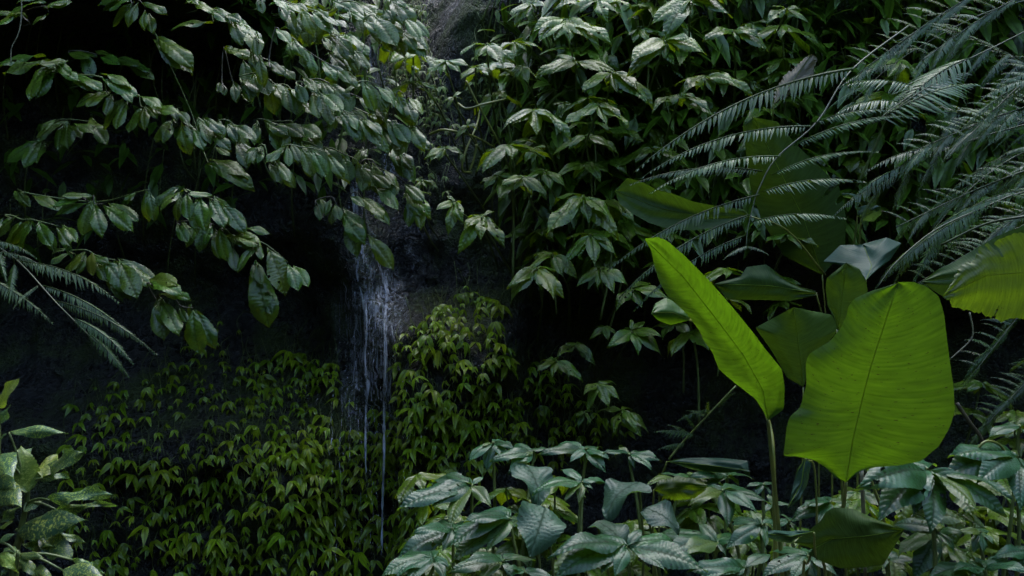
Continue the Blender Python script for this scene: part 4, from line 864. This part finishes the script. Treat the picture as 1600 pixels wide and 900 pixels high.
# ---------------------------------------------------------------- vines, pale looping stems, dark trunk
def vine(label, pts, r, mat, name='hanging_vine', cat='vine', group='thin vines and bare stems'):
    P = [at(*p) for p in pts]; th = empty(name, P[0]); tag(th, label, cat, group)
    return tube('stem', P, r, r * .8, mat, th, 6, 6)
vine('thin bare vine dangling in the top left corner', [(34,-10,4.4),(33,30,4.4),(28,55,4.4),(18,75,4.4),(17,98,4.4)], .003, M_ROOT)
for lab, pts in (('pale looping stem lowest beside the bare rock', [(735,270,5.6),(722,265,5.5),(728,235,5.5),(745,195,5.6),(750,170,5.8)]),
                 ('thick pale stem curving along the twisted-stalk whorl', [(716,162,5.5),(730,170,5.4),(755,163,5.4),(790,155,5.5)]),
                 ('pale stem leaning over the channel from right', [(728,126,5.4),(745,160,5.4),(775,215,5.5),(795,260,5.7)]),
                 ('arched pale stem hooking left to the rock', [(672,210,5.5),(690,203,5.4),(715,206,5.4),(745,215,5.5),(780,235,5.7)]),
                 ('straight pale dry stem hanging by the rock', [(745,225,5.6),(740,250,5.6),(733,268,5.6)])):
    vine(lab, pts, .007, M_PETIOLE, 'looping_stem', 'stem')
vine('dark slanting trunk crossing the top right corner', [(1520,-20,6.0),(1560,40,6.0),(1595,75,6.0),(1640,130,6.0)], .03, M_TWIG, 'slanting_trunk', 'trunk')
vine('dark upright trunk at the top edge behind fern', [(1495,-20,6.2),(1496,40,6.2),(1492,120,6.2)], .055, M_TWIG, 'upright_trunk', 'trunk')
vine('pale bare stalk arching between paddle leaves at right', [(1602,338,3.6),(1540,350,3.7),(1470,383,3.8)], .005, M_RACHIS, 'bare_stalk', 'stem')
vine('angled thin twig below the yellowing leaf', [(1515,488,3.4),(1520,515,3.4),(1516,532,3.4),(1484,562,3.4)], .003, M_ROOT)
vine('straight petiole standing behind the large blue-grey plant', [(1346,735,3.3),(1349,800,3.3),(1352,905,3.3)], .007, M_ROOT, 'bare_stalk', 'stem')
vine('leaning petiole right of the straight one', [(1352,728,3.4),(1368,770,3.4),(1381,812,3.4),(1390,905,3.4)], .006, M_PETIOLE, 'bare_stalk', 'stem')
vine('brown stem slanting down at right of giant rounded leaf', [(1495,630,3.8),(1515,660,3.8),(1535,690,3.8),(1550,760,3.8)], .008, M_TWIG, 'bare_stalk', 'stem')
vine('hooked pale stalk arching above the right edge plants', [(1524,705,3.15),(1540,690,3.15),(1560,694,3.18),(1575,712,3.2)], .005, M_PETIOLE, 'bare_stalk', 'stem')

# ---------------------------------------------------------------- dim fill plants and undergrowth
def copy_tree(root, loc, rz, sc, label, group):
    r = root.copy(); COL.objects.link(r); r.location = loc; r.rotation_euler = (R.uniform(-.25, .25), R.uniform(-.25, .25), rz); r.scale = (sc,) * 3
    r['label'] = label; r['group'] = group
    for ch in list(root.children):
        c = ch.copy(); COL.objects.link(c); c.parent = r
    return r
protos = []
def fill_proto(k, meshes):
    rr = random.Random(k); loc = Vector((0, 0, 0)); th = empty('shaded_plant', loc); tag(th, 'x', 'plant')
    h = .55; tube('stem', [Vector((0, 0, 0)), Vector((.03, -.04, h * .5)), Vector((0, -.1, h))], .006, .004, M_STEM, th)
    for lev in range(2):
        n = 6 if lev == 0 else 4; z = h - lev * .14
        for q in range(n):
            az = 2 * math.pi * q / n + rr.uniform(-.4, .4); L = .19 * rr.uniform(.7, 1.1); b = Vector((0, -.1 * (z / h), z))
            t = b + Vector((math.cos(az), math.sin(az), -.25 - .4 * rr.random())).normalized() * L
            child('leaf', rr.choice(meshes), th, frame(b, t, Vector((rr.uniform(-.2, .2), -.3, .9))))
    return th
PR = [fill_proto(k, LV_WHORL) for k in range(3)] + [fill_proto(10 + k, LV_SHRUB) for k in range(2)]
used = [False] * len(PR)
SEEN = set()
HERO = [h for h in HERO if len(h[0].split()) <= 11]
def near_label(p, default):
    sp = lambda q: (800 + q.x / q.y * FPX, 450 - (q.z - CAMZ) / q.y * FPX)
    u, v = sp(p); best = None
    for lab, q in HERO:
        a, b = sp(q); d = math.hypot(a - u, b - v)
        if best is None or d < best[0]: best = (d, lab, u - a, v - b)
    if best is None or best[0] > 160: return default
    _, lab, dx, dy = best
    w_ = ('left of' if dx < 0 else 'right of') if abs(dx) > abs(dy) else ('above' if dy < 0 else 'below')
    return 'dim plant ' + w_ + ' the ' + lab
def fill(poly, n, Yr, label, group, kinds, sc=(.9, 1.35)):
    xs_ = [p[0] for p in poly]; ys_ = [p[1] for p in poly]; done = 0; tries = 0
    while done < n:
        u = R.uniform(min(xs_), max(xs_)); v = R.uniform(min(ys_), max(ys_))
        if not inside(u, v, poly): continue
        done += 1; k = R.choice(kinds); s = R.uniform(*sc); Y = R.uniform(*Yr); p = at(u, v, Y)
        p.y = min(p.y, cliff_y(p.x, p.z) - .08); p.z -= .5 * s
        hd = p + Vector((0, -.1 * s, .5 * s)); lab0 = label; label = near_label(hd, lab0)
        if label in SEEN: label = lab0; tries += 1; done -= tries < 400; continue
        SEEN.add(label)
        if used[k]: copy_tree(PR[k], p, R.uniform(-1.2, 1.2), s, label, group)
        else:
            o = PR[k]; used[k] = True; o.location = p; o.rotation_euler.z = R.uniform(-1, 1); o.scale = (s,) * 3; o['label'] = label; o['group'] = group
        label = lab0
fill([(360,-20),(640,-20),(640,120),(520,180),(400,120)], 5, (5.5, 6.0), 'dim leafy plant deep in the shade of the left shrub bank', 'shaded plants of the shrub bank', (3, 4))
fill([(770,-30),(1250,-30),(1260,150),(980,270),(960,380),(820,400),(780,250)], 30, (5.5, 6.3), 'dim leafy plant deep in the shade of bank right of the waterfall', 'shaded plants of the right bank', (0, 1, 2))
fill([(1200,-40),(1610,-40),(1610,330),(1400,330),(1240,200)], 26, (5.4, 6.4), 'dim leafy plant in the dark behind the fern fronds', 'shaded plants behind the ferns', (0, 1, 2))
fill([(680,740),(1180,760),(1240,900),(640,900)], 20, (3.8, 4.4), 'dim leafy plant filling the shade inside the thicket', 'shaded plants in the thicket', (0, 1, 2), (.8, 1.0))
fill([(1240,740),(1610,680),(1610,900),(1240,900)], 14, (3.6, 4.2), 'dim leafy plant in the shade behind the right corner plants', 'shaded plants of the right corner', (0, 1, 2), (.8, 1.0))
fill([(1440,500),(1610,490),(1610,700),(1500,690)], 10, (4.6, 5.6), 'very dim leafy plant in the dark under the yellowing leaf', 'shaded plants under the yellowing leaf', (0, 1, 2))
fill([(1020,380),(1300,380),(1300,480),(1060,500)], 8, (5.0, 5.8), 'very dim leafy plant behind the tall paddle leaves', 'shaded plants behind the paddle leaves', (0, 1, 2))
# upright stems and small leaves that read as one mass
def under(label, polys, n, seed, mat, stems):
    rr = random.Random(seed); V, F, UV, VE = [], [], [], []
    for _ in range(n):
        poly = rr.choice(polys); xs_ = [p[0] for p in poly]; ys_ = [p[1] for p in poly]
        u = rr.uniform(min(xs_), max(xs_)); v = rr.uniform(min(ys_), max(ys_))
        if not inside(u, v, poly): continue
        p = on_cliff(u, v, rr.uniform(.02, .35)); L = rr.uniform(.08, .22)
        d = Vector((rr.uniform(-1, 1), rr.uniform(-1, .2), rr.uniform(-1, .2))).normalized(); up = Vector((rr.uniform(-.4, .4), -.3, 1)); up = (up - d * up.dot(d)).normalized(); sd = d.cross(up); o = len(V)
        for q in range(5):
            a = q / 4; hw = L * .2 * max(.04, w_ovat(a)); c = p + d * L * a + Vector((0, 0, -.3 * L * a * a))
            for e in (-1, 0, 1): V.append(c + sd * hw * e + up * hw * .2 * abs(e)); UV.append((.5 + .5 * e, a)); VE.append(.1 if e == 0 else 1)
        for q in range(4):
            for e in range(2): a = o + q * 3 + e; F.append((a, a + 1, a + 4, a + 3))
    o = child('undergrowth', mesh_from('undergrowth', V, F, mat, UV, VE), None); tag(o, label, 'undergrowth', kind='stuff')
    V, F = [], []
    for _ in range(stems):
        poly = rr.choice(polys); xs_ = [p[0] for p in poly]; ys_ = [p[1] for p in poly]
        u = rr.uniform(min(xs_), max(xs_)); v = rr.uniform(min(ys_), max(ys_))
        if not inside(u, v, poly): continue
        a = on_cliff(u, v, .1); b = on_cliff(u + rr.uniform(-30, 30), v + rr.uniform(60, 170), .02)
        tv, tf = tube_geo(crom([a, a.lerp(b, .5) + Vector((0, -.08, -.03)), b], 4), .004, .007, 5, len(V)); V += tv; F += tf
    s = child('undergrowth_stems', mesh_from('undergrowth_stems', V, F, M_STEM), None); tag(s, label.replace('leaves', 'stems'), 'stems', kind='stuff')
under('mass of small dim leaves covering the left bank', [[(330,-60),(630,-60),(630,150),(540,300),(450,280),(400,120)],[(0,0),(400,0),(420,300),(0,400)]], 620, 1, M_SHRUB, 70)
under('mass of small dim leaves covering the right bank', [[(775,-70),(1610,-70),(1610,330),(980,380),(960,420),(830,420),(770,240)]], 3000, 2, M_WHORL, 420)
